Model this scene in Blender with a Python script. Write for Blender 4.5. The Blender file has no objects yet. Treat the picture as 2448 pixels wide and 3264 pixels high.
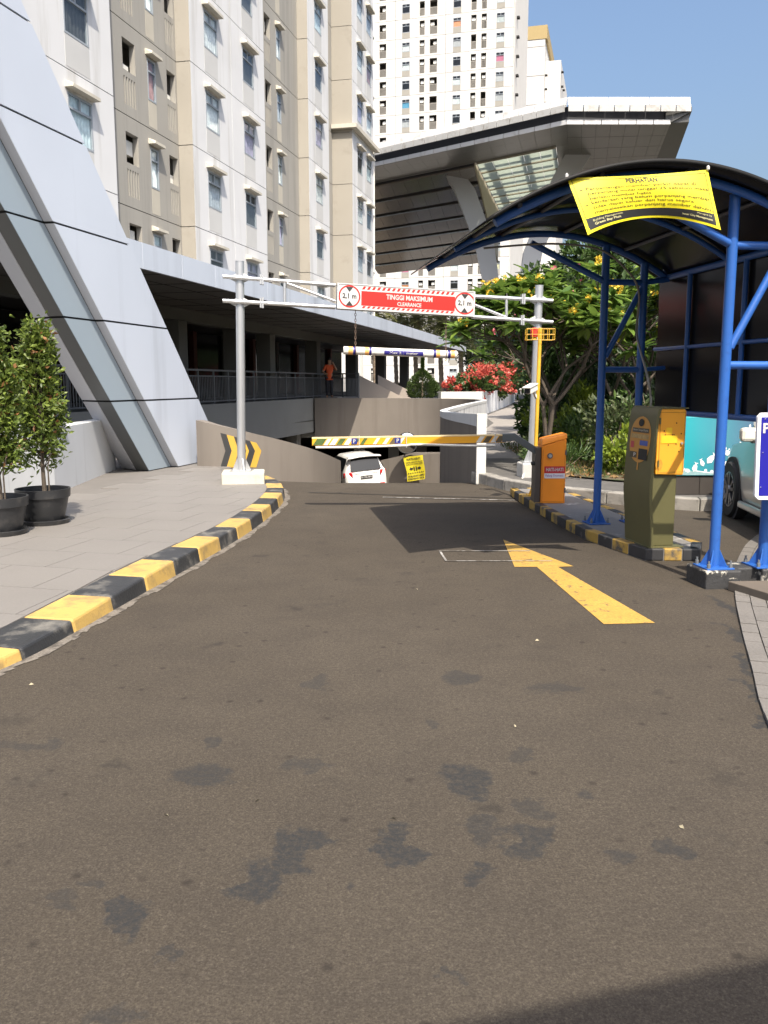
import bpy, bmesh, math, random
import numpy as np
from mathutils import Vector, Matrix
random.seed(7); np.random.seed(7)
sc = bpy.context.scene
COL = sc.collection
R = math.radians

# ---------------------------------------------------------------- camera, sky, sun, exposure
PITCH, FPX, EYE = R(8.6), 2734.0, 1.6
cd = bpy.data.cameras.new('camera'); cam = bpy.data.objects.new('camera', cd); COL.objects.link(cam)
cam.location = (0, 0, EYE); cam.rotation_euler = (R(90) - PITCH, 0, 0)
cd.sensor_fit = 'VERTICAL'; cd.sensor_height = 36.0; cd.lens = FPX / 3264 * 36
cd.clip_end = 3000; cd.clip_start = 0.05
sc.camera = cam
SUN_EL, SUN_AZ = R(54.5), R(14)          # azimuth: right of straight behind the camera
wd = bpy.data.worlds.new('World'); sc.world = wd; wd.use_nodes = True
nt = wd.node_tree; bg = nt.nodes['Background']
sky = nt.nodes.new('ShaderNodeTexSky'); sky.sky_type = 'NISHITA'; sky.sun_disc = False
sky.sun_elevation = SUN_EL; sky.sun_rotation = math.pi - SUN_AZ
sky.air_density = 1.25; sky.dust_density = 7.0; sky.ozone_density = 5.0; sky.altitude = 5
nt.links.new(sky.outputs[0], bg.inputs[0]); bg.inputs[1].default_value = 0.15
sl = bpy.data.lights.new('sun', 'SUN'); sl.energy = 4.8; sl.angle = R(0.5); sl.color = (1.0, 0.91, 0.78)
sun = bpy.data.objects.new('sun', sl); COL.objects.link(sun)
tosun = Vector((math.cos(SUN_EL) * math.sin(SUN_AZ), -math.cos(SUN_EL) * math.cos(SUN_AZ), math.sin(SUN_EL)))
sun.rotation_euler = tosun.to_track_quat('Z', 'Y').to_euler(); sun.location = (6, -20, 30)
sc.view_settings.view_transform = 'Standard'; sc.view_settings.look = 'None'
sc.view_settings.exposure = 0.68; sc.view_settings.gamma = 1.0
sc.render.engine = 'CYCLES'

# ---------------------------------------------------------------- measuring helpers
_c, _s = math.cos(PITCH), math.sin(PITCH)
def ray(px, py):
    a = (px - 1224) / FPX; b = (1632 - py) / FPX
    return Vector((a, _c + b * _s, -_s + b * _c))
def at(px, py, Y):
    r = ray(px, py); return Vector((0, 0, EYE)) + r * (Y / r.y)
def gr(px, py, z=0.0):
    r = ray(px, py); return Vector((0, 0, EYE)) + r * ((z - EYE) / r.z)
def onplane(px, py, A, d):               # vertical plane through A with direction d
    r = ray(px, py); det = -r.x * d[1] + d[0] * r.y
    t = (-A[0] * d[1] + d[0] * A[1]) / det
    return Vector((0, 0, EYE)) + r * t

# ---------------------------------------------------------------- materials
MATS = {}
def _n(nt, typ, **kw):
    n = nt.nodes.new(typ)
    for k, v in kw.items(): setattr(n, k, v)
    return n
def mat(name, col, rough=0.6, var=0.12, scale=2.0, bump=0.0, bscale=80.0, metal=0.0, spec=0.5,
        dirt=None, dscale=1.2, dlo=0.55, dhi=0.75, streak=False, island=0.0, coat=0.0, fine=0.0, fscale=150.0, emit=0):
    if name in MATS: return MATS[name]
    m = bpy.data.materials.new(name); m.use_nodes = True; nt = m.node_tree; L = nt.links
    b = nt.nodes['Principled BSDF']; b.inputs['Roughness'].default_value = rough
    b.inputs['Metallic'].default_value = metal; b.inputs['Specular IOR Level'].default_value = spec
    b.inputs['Coat Weight'].default_value = coat; b.inputs['Coat Roughness'].default_value = 0.08
    g = _n(nt, 'ShaderNodeNewGeometry')
    c4 = (*col, 1)
    def mul(src, fac_out, lo, hi):
        mr = _n(nt, 'ShaderNodeMapRange'); L.new(fac_out, mr.inputs[0])
        mr.inputs[1].default_value = 0.25; mr.inputs[2].default_value = 0.75
        mr.inputs[3].default_value = lo; mr.inputs[4].default_value = hi
        vm = _n(nt, 'ShaderNodeVectorMath', operation='SCALE'); L.new(src, vm.inputs[0]); L.new(mr.outputs[0], vm.inputs['Scale'])
        return vm.outputs[0]
    rgb = _n(nt, 'ShaderNodeRGB'); rgb.outputs[0].default_value = c4; cur = rgb.outputs[0]
    pos = g.outputs['Position']
    if var:
        no = _n(nt, 'ShaderNodeTexNoise'); no.inputs['Scale'].default_value = scale; no.inputs['Detail'].default_value = 4
        L.new(pos, no.inputs['Vector']); cur = mul(cur, no.outputs[0], 1 - var, 1 + var)
    if fine:
        no = _n(nt, 'ShaderNodeTexNoise'); no.inputs['Scale'].default_value = fscale; no.inputs['Detail'].default_value = 2
        L.new(pos, no.inputs['Vector']); cur = mul(cur, no.outputs[0], 1 - fine, 1 + fine)
    if island:
        cur2 = _n(nt, 'ShaderNodeMapRange'); L.new(g.outputs['Random Per Island'], cur2.inputs[0])
        cur2.inputs[3].default_value = 1 - island; cur2.inputs[4].default_value = 1 + island
        vm = _n(nt, 'ShaderNodeVectorMath', operation='SCALE'); L.new(cur, vm.inputs[0]); L.new(cur2.outputs[0], vm.inputs['Scale']); cur = vm.outputs[0]
    if dirt:
        no = _n(nt, 'ShaderNodeTexNoise'); no.inputs['Scale'].default_value = dscale; no.inputs['Detail'].default_value = 7
        no.inputs['Roughness'].default_value = 0.65
        if streak:
            mp = _n(nt, 'ShaderNodeMapping'); mp.inputs['Scale'].default_value = (1, 1, 0.07); L.new(pos, mp.inputs[0]); L.new(mp.outputs[0], no.inputs['Vector'])
        else: L.new(pos, no.inputs['Vector'])
        mr = _n(nt, 'ShaderNodeMapRange'); L.new(no.outputs[0], mr.inputs[0]); mr.inputs[1].default_value = dlo; mr.inputs[2].default_value = dhi
        mx = _n(nt, 'ShaderNodeMix', data_type='RGBA'); L.new(mr.outputs[0], mx.inputs[0]); L.new(cur, mx.inputs[6]); mx.inputs[7].default_value = (*dirt, 1)
        cur = mx.outputs[2]
    L.new(cur, b.inputs['Base Color'])
    if bump:
        no = _n(nt, 'ShaderNodeTexNoise'); no.inputs['Scale'].default_value = bscale; no.inputs['Detail'].default_value = 3
        L.new(pos, no.inputs['Vector']); bp = _n(nt, 'ShaderNodeBump'); bp.inputs['Strength'].default_value = bump; bp.inputs['Distance'].default_value = 0.02
        L.new(no.outputs[0], bp.inputs['Height']); L.new(bp.outputs[0], b.inputs['Normal'])
    MATS[name] = m; return m
def leafmat(name, a, b2, trans=0.3, rough=0.45):
    if name in MATS: return MATS[name]
    m = bpy.data.materials.new(name); m.use_nodes = True; nt = m.node_tree; L = nt.links
    b = nt.nodes['Principled BSDF']; b.inputs['Roughness'].default_value = rough
    g = _n(nt, 'ShaderNodeNewGeometry'); oi = _n(nt, 'ShaderNodeObjectInfo')
    ad = _n(nt, 'ShaderNodeMath', operation='ADD'); L.new(g.outputs['Random Per Island'], ad.inputs[0]); L.new(oi.outputs['Random'], ad.inputs[1])
    fr = _n(nt, 'ShaderNodeMath', operation='FRACT'); L.new(ad.outputs[0], fr.inputs[0])
    mx = _n(nt, 'ShaderNodeMix', data_type='RGBA'); L.new(fr.outputs[0], mx.inputs[0]); mx.inputs[6].default_value = (*a, 1); mx.inputs[7].default_value = (*b2, 1)
    L.new(mx.outputs[2], b.inputs['Base Color'])
    tr = _n(nt, 'ShaderNodeBsdfTranslucent'); L.new(mx.outputs[2], tr.inputs[0])
    ms = _n(nt, 'ShaderNodeMixShader'); ms.inputs[0].default_value = trans
    L.new(b.outputs[0], ms.inputs[1]); L.new(tr.outputs[0], ms.inputs[2]); L.new(ms.outputs[0], nt.nodes['Material Output'].inputs[0])
    MATS[name] = m; return m
def glassmat(name, tint=(0.75, 0.82, 0.85), ior=1.5, refl=0.0):
    m = bpy.data.materials.new(name); m.use_nodes = True; nt = m.node_tree; L = nt.links
    nt.nodes.remove(nt.nodes['Principled BSDF'])
    tr = _n(nt, 'ShaderNodeBsdfTransparent'); tr.inputs[0].default_value = (*tint, 1)
    gl = _n(nt, 'ShaderNodeBsdfGlossy'); gl.inputs['Roughness'].default_value = 0.03
    fr = _n(nt, 'ShaderNodeLayerWeight'); fr.inputs[0].default_value = 0.5       # facing term: the same from inside and outside
    pw = _n(nt, 'ShaderNodeMath', operation='POWER'); L.new(fr.outputs['Facing'], pw.inputs[0]); pw.inputs[1].default_value = 4.0
    ad = _n(nt, 'ShaderNodeMath', operation='MULTIPLY_ADD'); L.new(pw.outputs[0], ad.inputs[0]); ad.inputs[1].default_value = 0.7; ad.inputs[2].default_value = refl; ad.use_clamp = True
    ms = _n(nt, 'ShaderNodeMixShader'); L.new(ad.outputs[0], ms.inputs[0]); L.new(tr.outputs[0], ms.inputs[1]); L.new(gl.outputs[0], ms.inputs[2])
    L.new(ms.outputs[0], nt.nodes['Material Output'].inputs[0]); MATS[name] = m; return m

# ---------------------------------------------------------------- object helpers
ORG = {}
def tag(o, label=None, cat=None, group=None, kind=None):
    if label: o['label'] = label
    if cat: o['category'] = cat
    if group: o['group'] = group
    if kind: o['kind'] = kind
    return o
def empty(name, loc, rz=None, label=None, cat=None, group=None, kind=None):
    o = bpy.data.objects.new(name, None); COL.objects.link(o); o.location = loc; o.empty_display_size = 0.2
    if rz is not None: o.rotation_euler = (0, 0, rz); ORG[o.name] = Vector((0, 0, 0))
    else: ORG[o.name] = Vector(loc)
    return tag(o, label, cat, group, kind)
def org(o): return ORG.get(o.name, Vector((0, 0, 0)))
def link(name, me, parent=None, loc=(0, 0, 0), rot=(0, 0, 0)):
    o = bpy.data.objects.new(name, me); COL.objects.link(o); o.location = loc; o.rotation_euler = rot
    if parent is not None: o.parent = parent
    return o
class MB:
    def __init__(s): s.v = []; s.f = []
    def poly(s, pts):
        k = len(s.v); s.v += [tuple(p) for p in pts]; s.f.append(tuple(range(k, k + len(pts)))); return s
    def box(s, x0, x1, y0, y1, z0, z1):
        return s.obox(Vector(((x0 + x1) / 2, (y0 + y1) / 2, (z0 + z1) / 2)), ((x1 - x0) / 2, 0, 0), (0, (y1 - y0) / 2, 0), (0, 0, (z1 - z0) / 2))
    def obox(s, c, a, b, d):
        c, a, b, d = Vector(c), Vector(a), Vector(b), Vector(d); k = len(s.v)
        for i in (-1, 1):
            for j in (-1, 1):
                for l in (-1, 1): s.v.append(tuple(c + a * i + b * j + d * l))
        s.f += [tuple(k + q for q in f) for f in ((0, 1, 3, 2), (4, 6, 7, 5), (0, 4, 5, 1), (2, 3, 7, 6), (0, 2, 6, 4), (1, 5, 7, 3))]; return s
    def beam(s, p0, p1, w, h, up=(0, 0, 1)):
        p0, p1 = Vector(p0), Vector(p1); d = p1 - p0; sd = d.cross(Vector(up))
        if sd.length < 1e-6: sd = d.cross(Vector((1, 0, 0)))
        sd.normalize(); u = sd.cross(d).normalized()
        return s.obox((p0 + p1) / 2, d / 2, sd * (w / 2), u * (h / 2))
    def path(s, pts, rad, n=10, caps=True):
        pts = [Vector(p) for p in pts]; m = len(pts)
        if not hasattr(rad, '__len__'): rad = [rad] * m
        k = len(s.v); pu = None
        for i, p in enumerate(pts):
            d = (pts[min(i + 1, m - 1)] - pts[max(i - 1, 0)]).normalized()
            if pu is None:
                pu = d.orthogonal().normalized()
            u = (pu - d * pu.dot(d)).normalized(); pu = u; w = d.cross(u)
            for j in range(n):
                a = 2 * math.pi * j / n; s.v.append(tuple(p + (u * math.cos(a) + w * math.sin(a)) * rad[i]))
        for i in range(m - 1):
            for j in range(n):
                a, b = k + i * n + j, k + i * n + (j + 1) % n; s.f.append((a, b, b + n, a + n))
        if caps:
            s.f.append(tuple(k + j for j in range(n))[::-1]); s.f.append(tuple(k + (m - 1) * n + j for j in range(n)))
        return s
    def tube(s, p0, p1, r, r1=None, n=12): return s.path([p0, p1], [r, r if r1 is None else r1], n)
    def extrude(s, pts, vec):
        pts = [Vector(p) for p in pts]; vec = Vector(vec); m = len(pts); k = len(s.v)
        s.v += [tuple(p) for p in pts] + [tuple(p + vec) for p in pts]
        s.f.append(tuple(range(k, k + m))[::-1]); s.f.append(tuple(range(k + m, k + 2 * m)))
        for i in range(m): j = (i + 1) % m; s.f.append((k + i, k + j, k + m + j, k + m + i))
        return s
    def prism(s, pts, z0, z1): return s.extrude([(p[0], p[1], z0) for p in pts], (0, 0, z1 - z0))
    def lathe(s, prof, c=(0, 0, 0), n=24):
        c = Vector(c); k = len(s.v); m = len(prof)
        for r, z in prof:
            for j in range(n): a = 2 * math.pi * j / n; s.v.append((c.x + r * math.cos(a), c.y + r * math.sin(a), c.z + z))
        for i in range(m - 1):
            for j in range(n): a, b = k + i * n + j, k + i * n + (j + 1) % n; s.f.append((a, b, b + n, a + n))
        s.f.append(tuple(k + j for j in range(n))[::-1]); s.f.append(tuple(k + (m - 1) * n + j for j in range(n))); return s
    def grid(s, fn, nu, nv, u0=0, u1=1, v0=0, v1=1):
        k = len(s.v)
        for i in range(nu + 1):
            for j in range(nv + 1): s.v.append(tuple(fn(u0 + (u1 - u0) * i / nu, v0 + (v1 - v0) * j / nv)))
        for i in range(nu):
            for j in range(nv): a = k + i * (nv + 1) + j; s.f.append((a, a + nv + 1, a + nv + 2, a + 1))
        return s
    def mesh(s, name, m, smooth=False, off=Vector((0, 0, 0)), recalc=True):
        me = bpy.data.meshes.new(name); me.from_pydata([(x - off[0], y - off[1], z - off[2]) for x, y, z in s.v], [], s.f)
        if recalc:
            bm = bmesh.new(); bm.from_mesh(me); bmesh.ops.recalc_face_normals(bm, faces=bm.faces); bm.to_mesh(me); bm.free()
        if m: me.materials.append(m)
        if smooth:
            me.polygons.foreach_set('use_smooth', [True] * len(me.polygons))
            try: me.set_sharp_from_angle(angle=R(38))
            except Exception: pass
        return me
    def build(s, name, m, parent=None, smooth=False, bevel=0.0, thick=0.0, recalc=True):
        if parent is None:
            a = np.array(s.v); off = Vector(((a[:, 0].min() + a[:, 0].max()) / 2, (a[:, 1].min() + a[:, 1].max()) / 2, a[:, 2].min()))
            o = link(name, s.mesh(name, m, smooth, off, recalc), None, off); ORG[o.name] = off
        else:
            off = org(parent); o = link(name, s.mesh(name, m, smooth, off, recalc), parent); ORG[o.name] = off
        if thick:
            md = o.modifiers.new('thickness', 'SOLIDIFY'); md.thickness = thick; md.offset = -1
        if bevel:
            md = o.modifiers.new('bevel', 'BEVEL'); md.width = bevel; md.segments = 2; md.limit_method = 'ANGLE'; md.angle_limit = R(40)
        return o
def cr(pts, n):                                     # catmull-rom through points
    pts = [Vector(p) for p in pts]; out = []
    for i in range(len(pts) - 1):
        p0, p1, p2, p3 = pts[max(i - 1, 0)], pts[i], pts[i + 1], pts[min(i + 2, len(pts) - 1)]
        for j in range(n):
            t = j / n; out.append(0.5 * ((2 * p1) + (p2 - p0) * t + (2 * p0 - 5 * p1 + 4 * p2 - p3) * t * t + (3 * p1 - p0 - 3 * p2 + p3) * t ** 3))
    out.append(pts[-1]); return out
def resample(pts, step):
    pts = [Vector(p) for p in pts]; out = [pts[0]]; acc = 0
    for a, b in zip(pts, pts[1:]):
        L = (b - a).length; d = step - acc
        while d <= L + 1e-9: out.append(a.lerp(b, d / L)); d += step
        acc = (L - (d - step))
    return out
_TC = {}
def text_geo(txt, bold=0.0):
    key = (txt, bold)
    if key in _TC: return _TC[key]
    cu = bpy.data.curves.new('txt', 'FONT'); cu.body = txt; cu.size = 1; cu.offset = bold; cu.resolution_u = 2
    o = bpy.data.objects.new('txt', cu); COL.objects.link(o)
    dg = bpy.context.evaluated_depsgraph_get(); me = bpy.data.meshes.new_from_object(o.evaluated_get(dg))
    v = np.array([tuple(q.co) for q in me.vertices]); f = [tuple(p.vertices) for p in me.polygons]
    v[:, :2] -= v[:, :2].min(0); wh = v[:, :2].max(0); v[:, :2] /= wh
    bpy.data.objects.remove(o); bpy.data.curves.remove(cu); bpy.data.meshes.remove(me)
    _TC[key] = (v[:, :2], f, wh[0] / wh[1]); return _TC[key]
def put_text(name, txt, fn, m, parent, bold=0.02):
    """fn maps (u,v) in 0..1 of the text box to a point (world or the parent's local frame)"""
    v, f, _ = text_geo(txt, bold); b = MB(); b.v = [tuple(fn(x, y)) for x, y in v]; b.f = list(f)
    return b.build(name, m, parent, recalc=False)
def rect_fn(o, ux, uy):
    o, ux, uy = Vector(o), Vector(ux), Vector(uy)
    return lambda u, v: o + ux * u + uy * v

# foliage built from many small leaves
def leaf_mesh(name, m, C, D, L, W, bend=0.25):
    """C centres (n,3), D unit directions (n,3), L,W arrays -> one mesh of folded leaves"""
    n = len(C); r = np.random.normal(size=(n, 3)); S = np.cross(D, r); S /= np.linalg.norm(S, axis=1)[:, None] + 1e-9
    U = np.cross(S, D); L = np.broadcast_to(L, (n,))[:, None]; W = np.broadcast_to(W, (n,))[:, None]
    b = C; t = C + D * L - U * L * bend * 0.4; mid = C + D * L * 0.5
    l = mid + S * W * 0.5 + U * W * 0.18; r2 = mid - S * W * 0.5 + U * W * 0.18
    V = np.stack([b, l, t, r2], 1).reshape(-1, 3).astype(np.float32)
    idx = np.arange(n)[:, None] * 4; T = np.concatenate([idx + [[0, 2, 1]], idx + [[0, 3, 2]]], 1).reshape(-1).astype(np.int32)
    me = bpy.data.meshes.new(name); me.vertices.add(len(V)); me.vertices.foreach_set('co', V.ravel())
    me.loops.add(len(T)); me.loops.foreach_set('vertex_index', T); nf = len(T) // 3
    me.polygons.add(nf); me.polygons.foreach_set('loop_start', np.arange(nf, dtype=np.int32) * 3)
    try: me.polygons.foreach_set('loop_total', np.full(nf, 3, np.int32))
    except Exception: pass
    me.update(calc_edges=True); me.validate(); me.materials.append(m); return me
def unit(n):
    d = np.random.normal(size=(n, 3)); return d / np.linalg.norm(d, axis=1)[:, None]
def blob_pts(n, c, rad, clumps=14, shell=0.55, csize=0.42):
    """leaf positions gathered in clumps over an ellipsoid, uneven outline"""
    c = np.array(c); rad = np.array(rad); cc = unit(clumps) * (np.random.uniform(shell, 0.92, (clumps, 1))); cs = np.random.uniform(0.6, 1.25, clumps) * csize
    k = np.random.randint(0, clumps, n); d = unit(n) * np.cbrt(np.random.uniform(0.12, 1, (n, 1)))
    p = cc[k] + d * cs[k][:, None]; return c + p * rad, (p * rad)
def foliage(name, m, parent, n, c, rad, L, W, clumps=14, csize=0.42, up=0.3, kind='stuff', shell=0.55):
    P, O = blob_pts(n, c, rad, clumps, shell, csize); D = O / (np.linalg.norm(O, axis=1)[:, None] + 1e-6) * 0.7 + unit(n) * 0.8; D[:, 2] += up
    D /= np.linalg.norm(D, axis=1)[:, None]; off = org(parent)
    me = leaf_mesh(name, m, P - np.array(off), D, np.random.uniform(0.7, 1.2, n) * L, np.random.uniform(0.75, 1.2, n) * W)
    o = link(name, me, parent); 
    if kind: o['kind'] = kind
    return o
# ---------------------------------------------------------------- palette
def asphalt_mat():
    m = bpy.data.materials.new('asphalt'); m.use_nodes = True; nt = m.node_tree; L = nt.links; b = nt.nodes['Principled BSDF']
    g = _n(nt, 'ShaderNodeNewGeometry'); pos = g.outputs['Position']
    def noise(scale, det=3, rough=0.6):
        n = _n(nt, 'ShaderNodeTexNoise'); n.inputs['Scale'].default_value = scale; n.inputs['Detail'].default_value = det; n.inputs['Roughness'].default_value = rough
        L.new(pos, n.inputs['Vector']); return n
    def rng(src, a, c, lo, hi):
        r = _n(nt, 'ShaderNodeMapRange'); L.new(src, r.inputs[0]); r.inputs[1].default_value = a; r.inputs[2].default_value = c
        r.inputs[3].default_value = lo; r.inputs[4].default_value = hi; return r.outputs[0]
    def mixc(f, a, c):
        x = _n(nt, 'ShaderNodeMix', data_type='RGBA'); L.new(f, x.inputs[0])
        for k, q in ((6, a), (7, c)):
            if isinstance(q, tuple): x.inputs[k].default_value = (*q, 1)
            else: L.new(q, x.inputs[k])
        return x.outputs[2]
    big = noise(0.35, 5); mid = noise(2.3, 6, 0.7); fine = noise(120, 5, 0.8); spk = _n(nt, 'ShaderNodeTexVoronoi'); spk.inputs['Scale'].default_value = 95; L.new(pos, spk.inputs['Vector'])
    cur = mixc(rng(big.outputs[0], 0.35, 0.65, 0, 1), (0.077, 0.0645, 0.0485), (0.099, 0.084, 0.0645))
    cur = mixc(rng(mid.outputs[0], 0.42, 0.66, 0, 0.4), cur, (0.050, 0.043, 0.036))
    cur = mixc(rng(fine.outputs[0], 0.40, 0.62, 0, 0.75), cur, (0.026, 0.022, 0.019))
    cur = mixc(rng(spk.outputs['Distance'], 0.10, 0.34, 0.32, 0), cur, (0.15, 0.128, 0.104))
    cur = mixc(rng(noise(42, 4, 0.75).outputs[0], 0.42, 0.62, 0, 0.45), cur, (0.036, 0.030, 0.025))
    cur = mixc(rng(noise(55, 3, 0.7).outputs[0], 0.55, 0.72, 0, 0.40), cur, (0.13, 0.110, 0.088))
    sp2 = _n(nt, 'ShaderNodeTexVoronoi'); sp2.inputs['Scale'].default_value = 8; L.new(pos, sp2.inputs['Vector'])
    sc2 = _n(nt, 'ShaderNodeSeparateColor'); L.new(sp2.outputs['Color'], sc2.inputs[0])
    d2 = _n(nt, 'ShaderNodeMath', operation='MULTIPLY'); L.new(rng(sp2.outputs['Distance'], 0.06, 0.20, 0.7, 0), d2.inputs[0]); L.new(rng(sc2.outputs[0], 0.55, 0.75, 0, 1), d2.inputs[1])
    cur = mixc(d2.outputs[0], cur, (0.026, 0.022, 0.019))
    # oil and damp stains with shapes of their own
    warp = noise(4.5, 5, 0.65); wv = _n(nt, 'ShaderNodeVectorMath', operation='SUBTRACT'); L.new(warp.outputs['Color'], wv.inputs[0]); wv.inputs[1].default_value = (0.5, 0.5, 0.5)
    ws = _n(nt, 'ShaderNodeVectorMath', operation='SCALE'); L.new(wv.outputs[0], ws.inputs[0]); ws.inputs['Scale'].default_value = 0.42
    wp = _n(nt, 'ShaderNodeVectorMath', operation='ADD'); L.new(pos, wp.inputs[0]); L.new(ws.outputs[0], wp.inputs[1])
    stains = [(1010,265,62,30,1),(650,405,52,42,1),(575,465,52,45,1),(860,400,40,46,1),(1140,400,48,42,.9),(1050,370,48,26,.7),(440,245,62,28,.8),(265,560,46,45,1),
              (1345,420,52,20,.7),(1460,410,32,20,.8),(1045,460,26,20,.9),(690,50,32,16,.6),(990,40,46,16,.7),(1190,60,62,13,.6),(670,230,42,16,.6),(1240,290,24,14,.7),
              (740,490,17,14,.8),(1125,205,28,14,.6),(450,180,36,11,.7),(80,185,62,13,.6),(200,480,38,14,.6),(370,628,24,12,.7),(970,685,20,12,.7),(920,140,20,9,.6),(120,520,40,22,.5),(240,770,80,20,.6),(1150,320,34,12,.6),(1589,-102,16,34,1),(1606,-41,15,34,1),(1621,20,14,36,1),(1640,81,14,36,1),(1652,140,12,30,1),(1085,-395,30,5,.5),(300,-180,30,8,.5)]
    tot = None
    for x, y, rx, ry, k in stains:
        px, py, rx, ry = x * 1.4756, 2100 + y * 1.4756, rx * 1.4756, ry * 1.4756
        c = gr(px, py); ex = (gr(px + rx, py) - c).length; ey = (gr(px, py - ry) - gr(px, py + ry)).length / 2
        s1 = _n(nt, 'ShaderNodeVectorMath', operation='SUBTRACT'); L.new(wp.outputs[0], s1.inputs[0]); s1.inputs[1].default_value = (c.x, c.y, 0)
        s2 = _n(nt, 'ShaderNodeVectorMath', operation='MULTIPLY'); L.new(s1.outputs[0], s2.inputs[0]); s2.inputs[1].default_value = (1 / ex, 1 / ey, 0)
        s3 = _n(nt, 'ShaderNodeVectorMath', operation='LENGTH'); L.new(s2.outputs[0], s3.inputs[0])
        r = rng(s3.outputs['Value'], 0.8, 1.08, 1.0 * k, 0)
        if tot is None: tot = r
        else:
            mx = _n(nt, 'ShaderNodeMath', operation='MAXIMUM'); L.new(tot, mx.inputs[0]); L.new(r, mx.inputs[1]); tot = mx.outputs[0]
    tm = _n(nt, 'ShaderNodeMath', operation='MULTIPLY'); L.new(tot, tm.inputs[0]); L.new(rng(noise(38, 6, .8).outputs[0], 0.36, 0.58, 0.30, 1), tm.inputs[1])
    cur = mixc(tm.outputs[0], cur, (0.031, 0.0315, 0.032))
    dr = noise(1.1, 6, 0.75)
    cur = mixc(rng(dr.outputs[0], 0.60, 0.72, 0, 0.5), cur, (0.034, 0.031, 0.028))
    sp3 = _n(nt, 'ShaderNodeTexVoronoi'); sp3.inputs['Scale'].default_value = 1.9; L.new(wp.outputs[0], sp3.inputs['Vector'])
    sel = _n(nt, 'ShaderNodeSeparateColor'); L.new(sp3.outputs['Color'], sel.inputs[0])
    s3 = _n(nt, 'ShaderNodeMath', operation='MULTIPLY'); L.new(rng(sp3.outputs['Distance'], 0.07, 0.17, 0.6, 0), s3.inputs[0]); L.new(rng(sel.outputs[0], 0.45, 0.75, 0, 1), s3.inputs[1])
    cur = mixc(s3.outputs[0], cur, (0.030, 0.027, 0.024))
    lt = noise(0.9, 6, 0.8)
    cur = mixc(rng(lt.outputs[0], 0.62, 0.78, 0, 0.35), cur, (0.11, 0.095, 0.078))
    L.new(cur, b.inputs['Base Color']); b.inputs['Roughness'].default_value = 0.9; b.inputs['Specular IOR Level'].default_value = 0.12
    bp = _n(nt, 'ShaderNodeBump'); bp.inputs['Strength'].default_value = 0.35; bp.inputs['Distance'].default_value = 0.006
    L.new(fine.outputs[0], bp.inputs['Height']); L.new(bp.outputs[0], b.inputs['Normal']); MATS['asphalt'] = m; return m
ASPH = asphalt_mat()
WHITEW = mat('white_wall_paint', (0.61, 0.615, 0.62), 0.75, 0.04, 0.6, dirt=(0.42, 0.41, 0.385), dscale=1.7, dlo=0.52, dhi=0.78, streak=True)
GREYW = mat('pale_grey_paint', (0.50, 0.50, 0.49), 0.75, 0.05, 0.8)
TAUPE = mat('taupe_wall_paint', (0.305, 0.292, 0.262), 0.8, 0.06, 0.5, dirt=(0.235, 0.225, 0.205), dscale=1.4, dlo=0.5, dhi=0.72, streak=True)
TAN = mat('tan_wall_paint', (0.315, 0.292, 0.25), 0.8, 0.05, 0.5, dirt=(0.27, 0.248, 0.21), dscale=1.2, dlo=0.55, dhi=0.75)
CREAM = mat('cream_concrete', (0.50, 0.47, 0.40), 0.85, 0.10, 4, dirt=(0.45, 0.42, 0.34), dscale=5)
DARKV = mat('dark_void', (0.03, 0.03, 0.03), 0.9, 0)
JOINT = mat('dark_joint', (0.20, 0.19, 0.18), 0.9, 0)
ALU = mat('blue_white_cladding', (0.54, 0.585, 0.66), 0.34, 0.04, 0.5, spec=0.5, bump=0.10, bscale=0.9, dirt=(0.37, 0.40, 0.45), dscale=1.1, dlo=0.50, dhi=0.8, streak=True)
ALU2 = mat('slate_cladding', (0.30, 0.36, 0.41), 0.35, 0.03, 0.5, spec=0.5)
ALU3 = mat('pale_cladding', (0.52, 0.53, 0.56), 0.42, 0.03, 0.5)
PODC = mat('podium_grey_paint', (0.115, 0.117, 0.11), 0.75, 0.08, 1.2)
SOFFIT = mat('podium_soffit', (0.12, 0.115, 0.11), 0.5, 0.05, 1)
CONC = mat('grey_concrete', (0.42, 0.41, 0.39), 0.85, 0.10, 1.5, bump=0.15, bscale=40, dirt=(0.28, 0.27, 0.25), dscale=1.5, dlo=0.55, dhi=0.8)
CONCL = mat('light_painted_concrete', (0.56, 0.57, 0.57), 0.8, 0.06, 1.2, dirt=(0.40, 0.40, 0.39), dscale=3.0, dlo=0.58, dhi=0.76, streak=True)
BROWNW = mat('brown_grey_wall_paint', (0.168, 0.147, 0.126), 0.75, 0.10, 0.7, dirt=(0.125, 0.108, 0.092), dscale=1.9, dlo=0.5, dhi=0.75, streak=True)
STAINW = mat('weathered_white_wall', (0.66, 0.67, 0.68), 0.8, 0.06, 0.8, dirt=(0.16, 0.17, 0.19), dscale=4.5, dlo=0.53, dhi=0.68, streak=True)
TILE = mat('grey_brown_paving_tile', (0.172, 0.160, 0.146), 0.62, 0.07, 0.9, island=0.0, fine=0.06, fscale=60, bump=0.05, bscale=120)
TILEJ = mat('tile_joint', (0.140, 0.130, 0.119), 0.85, 0.1, 3)
KYEL = mat('kerb_yellow_paint', (0.45, 0.295, 0.085), 0.6, 0.12, 3, bump=0.2, bscale=60, dirt=(0.17, 0.13, 0.08), dscale=5, dlo=0.49, dhi=0.72)
KBLK = mat('kerb_black_paint', (0.030, 0.031, 0.033), 0.5, 0.25, 4, bump=0.2, bscale=60, dirt=(0.17, 0.16, 0.14), dscale=4, dlo=0.52, dhi=0.70)
RSTEEL = mat('grey_rail_paint', (0.13, 0.14, 0.15), 0.5, 0.1, 3)
SHOPG = mat('dark_shop_glass', (0.02, 0.022, 0.025), 0.12, 0, spec=0.5)
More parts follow.
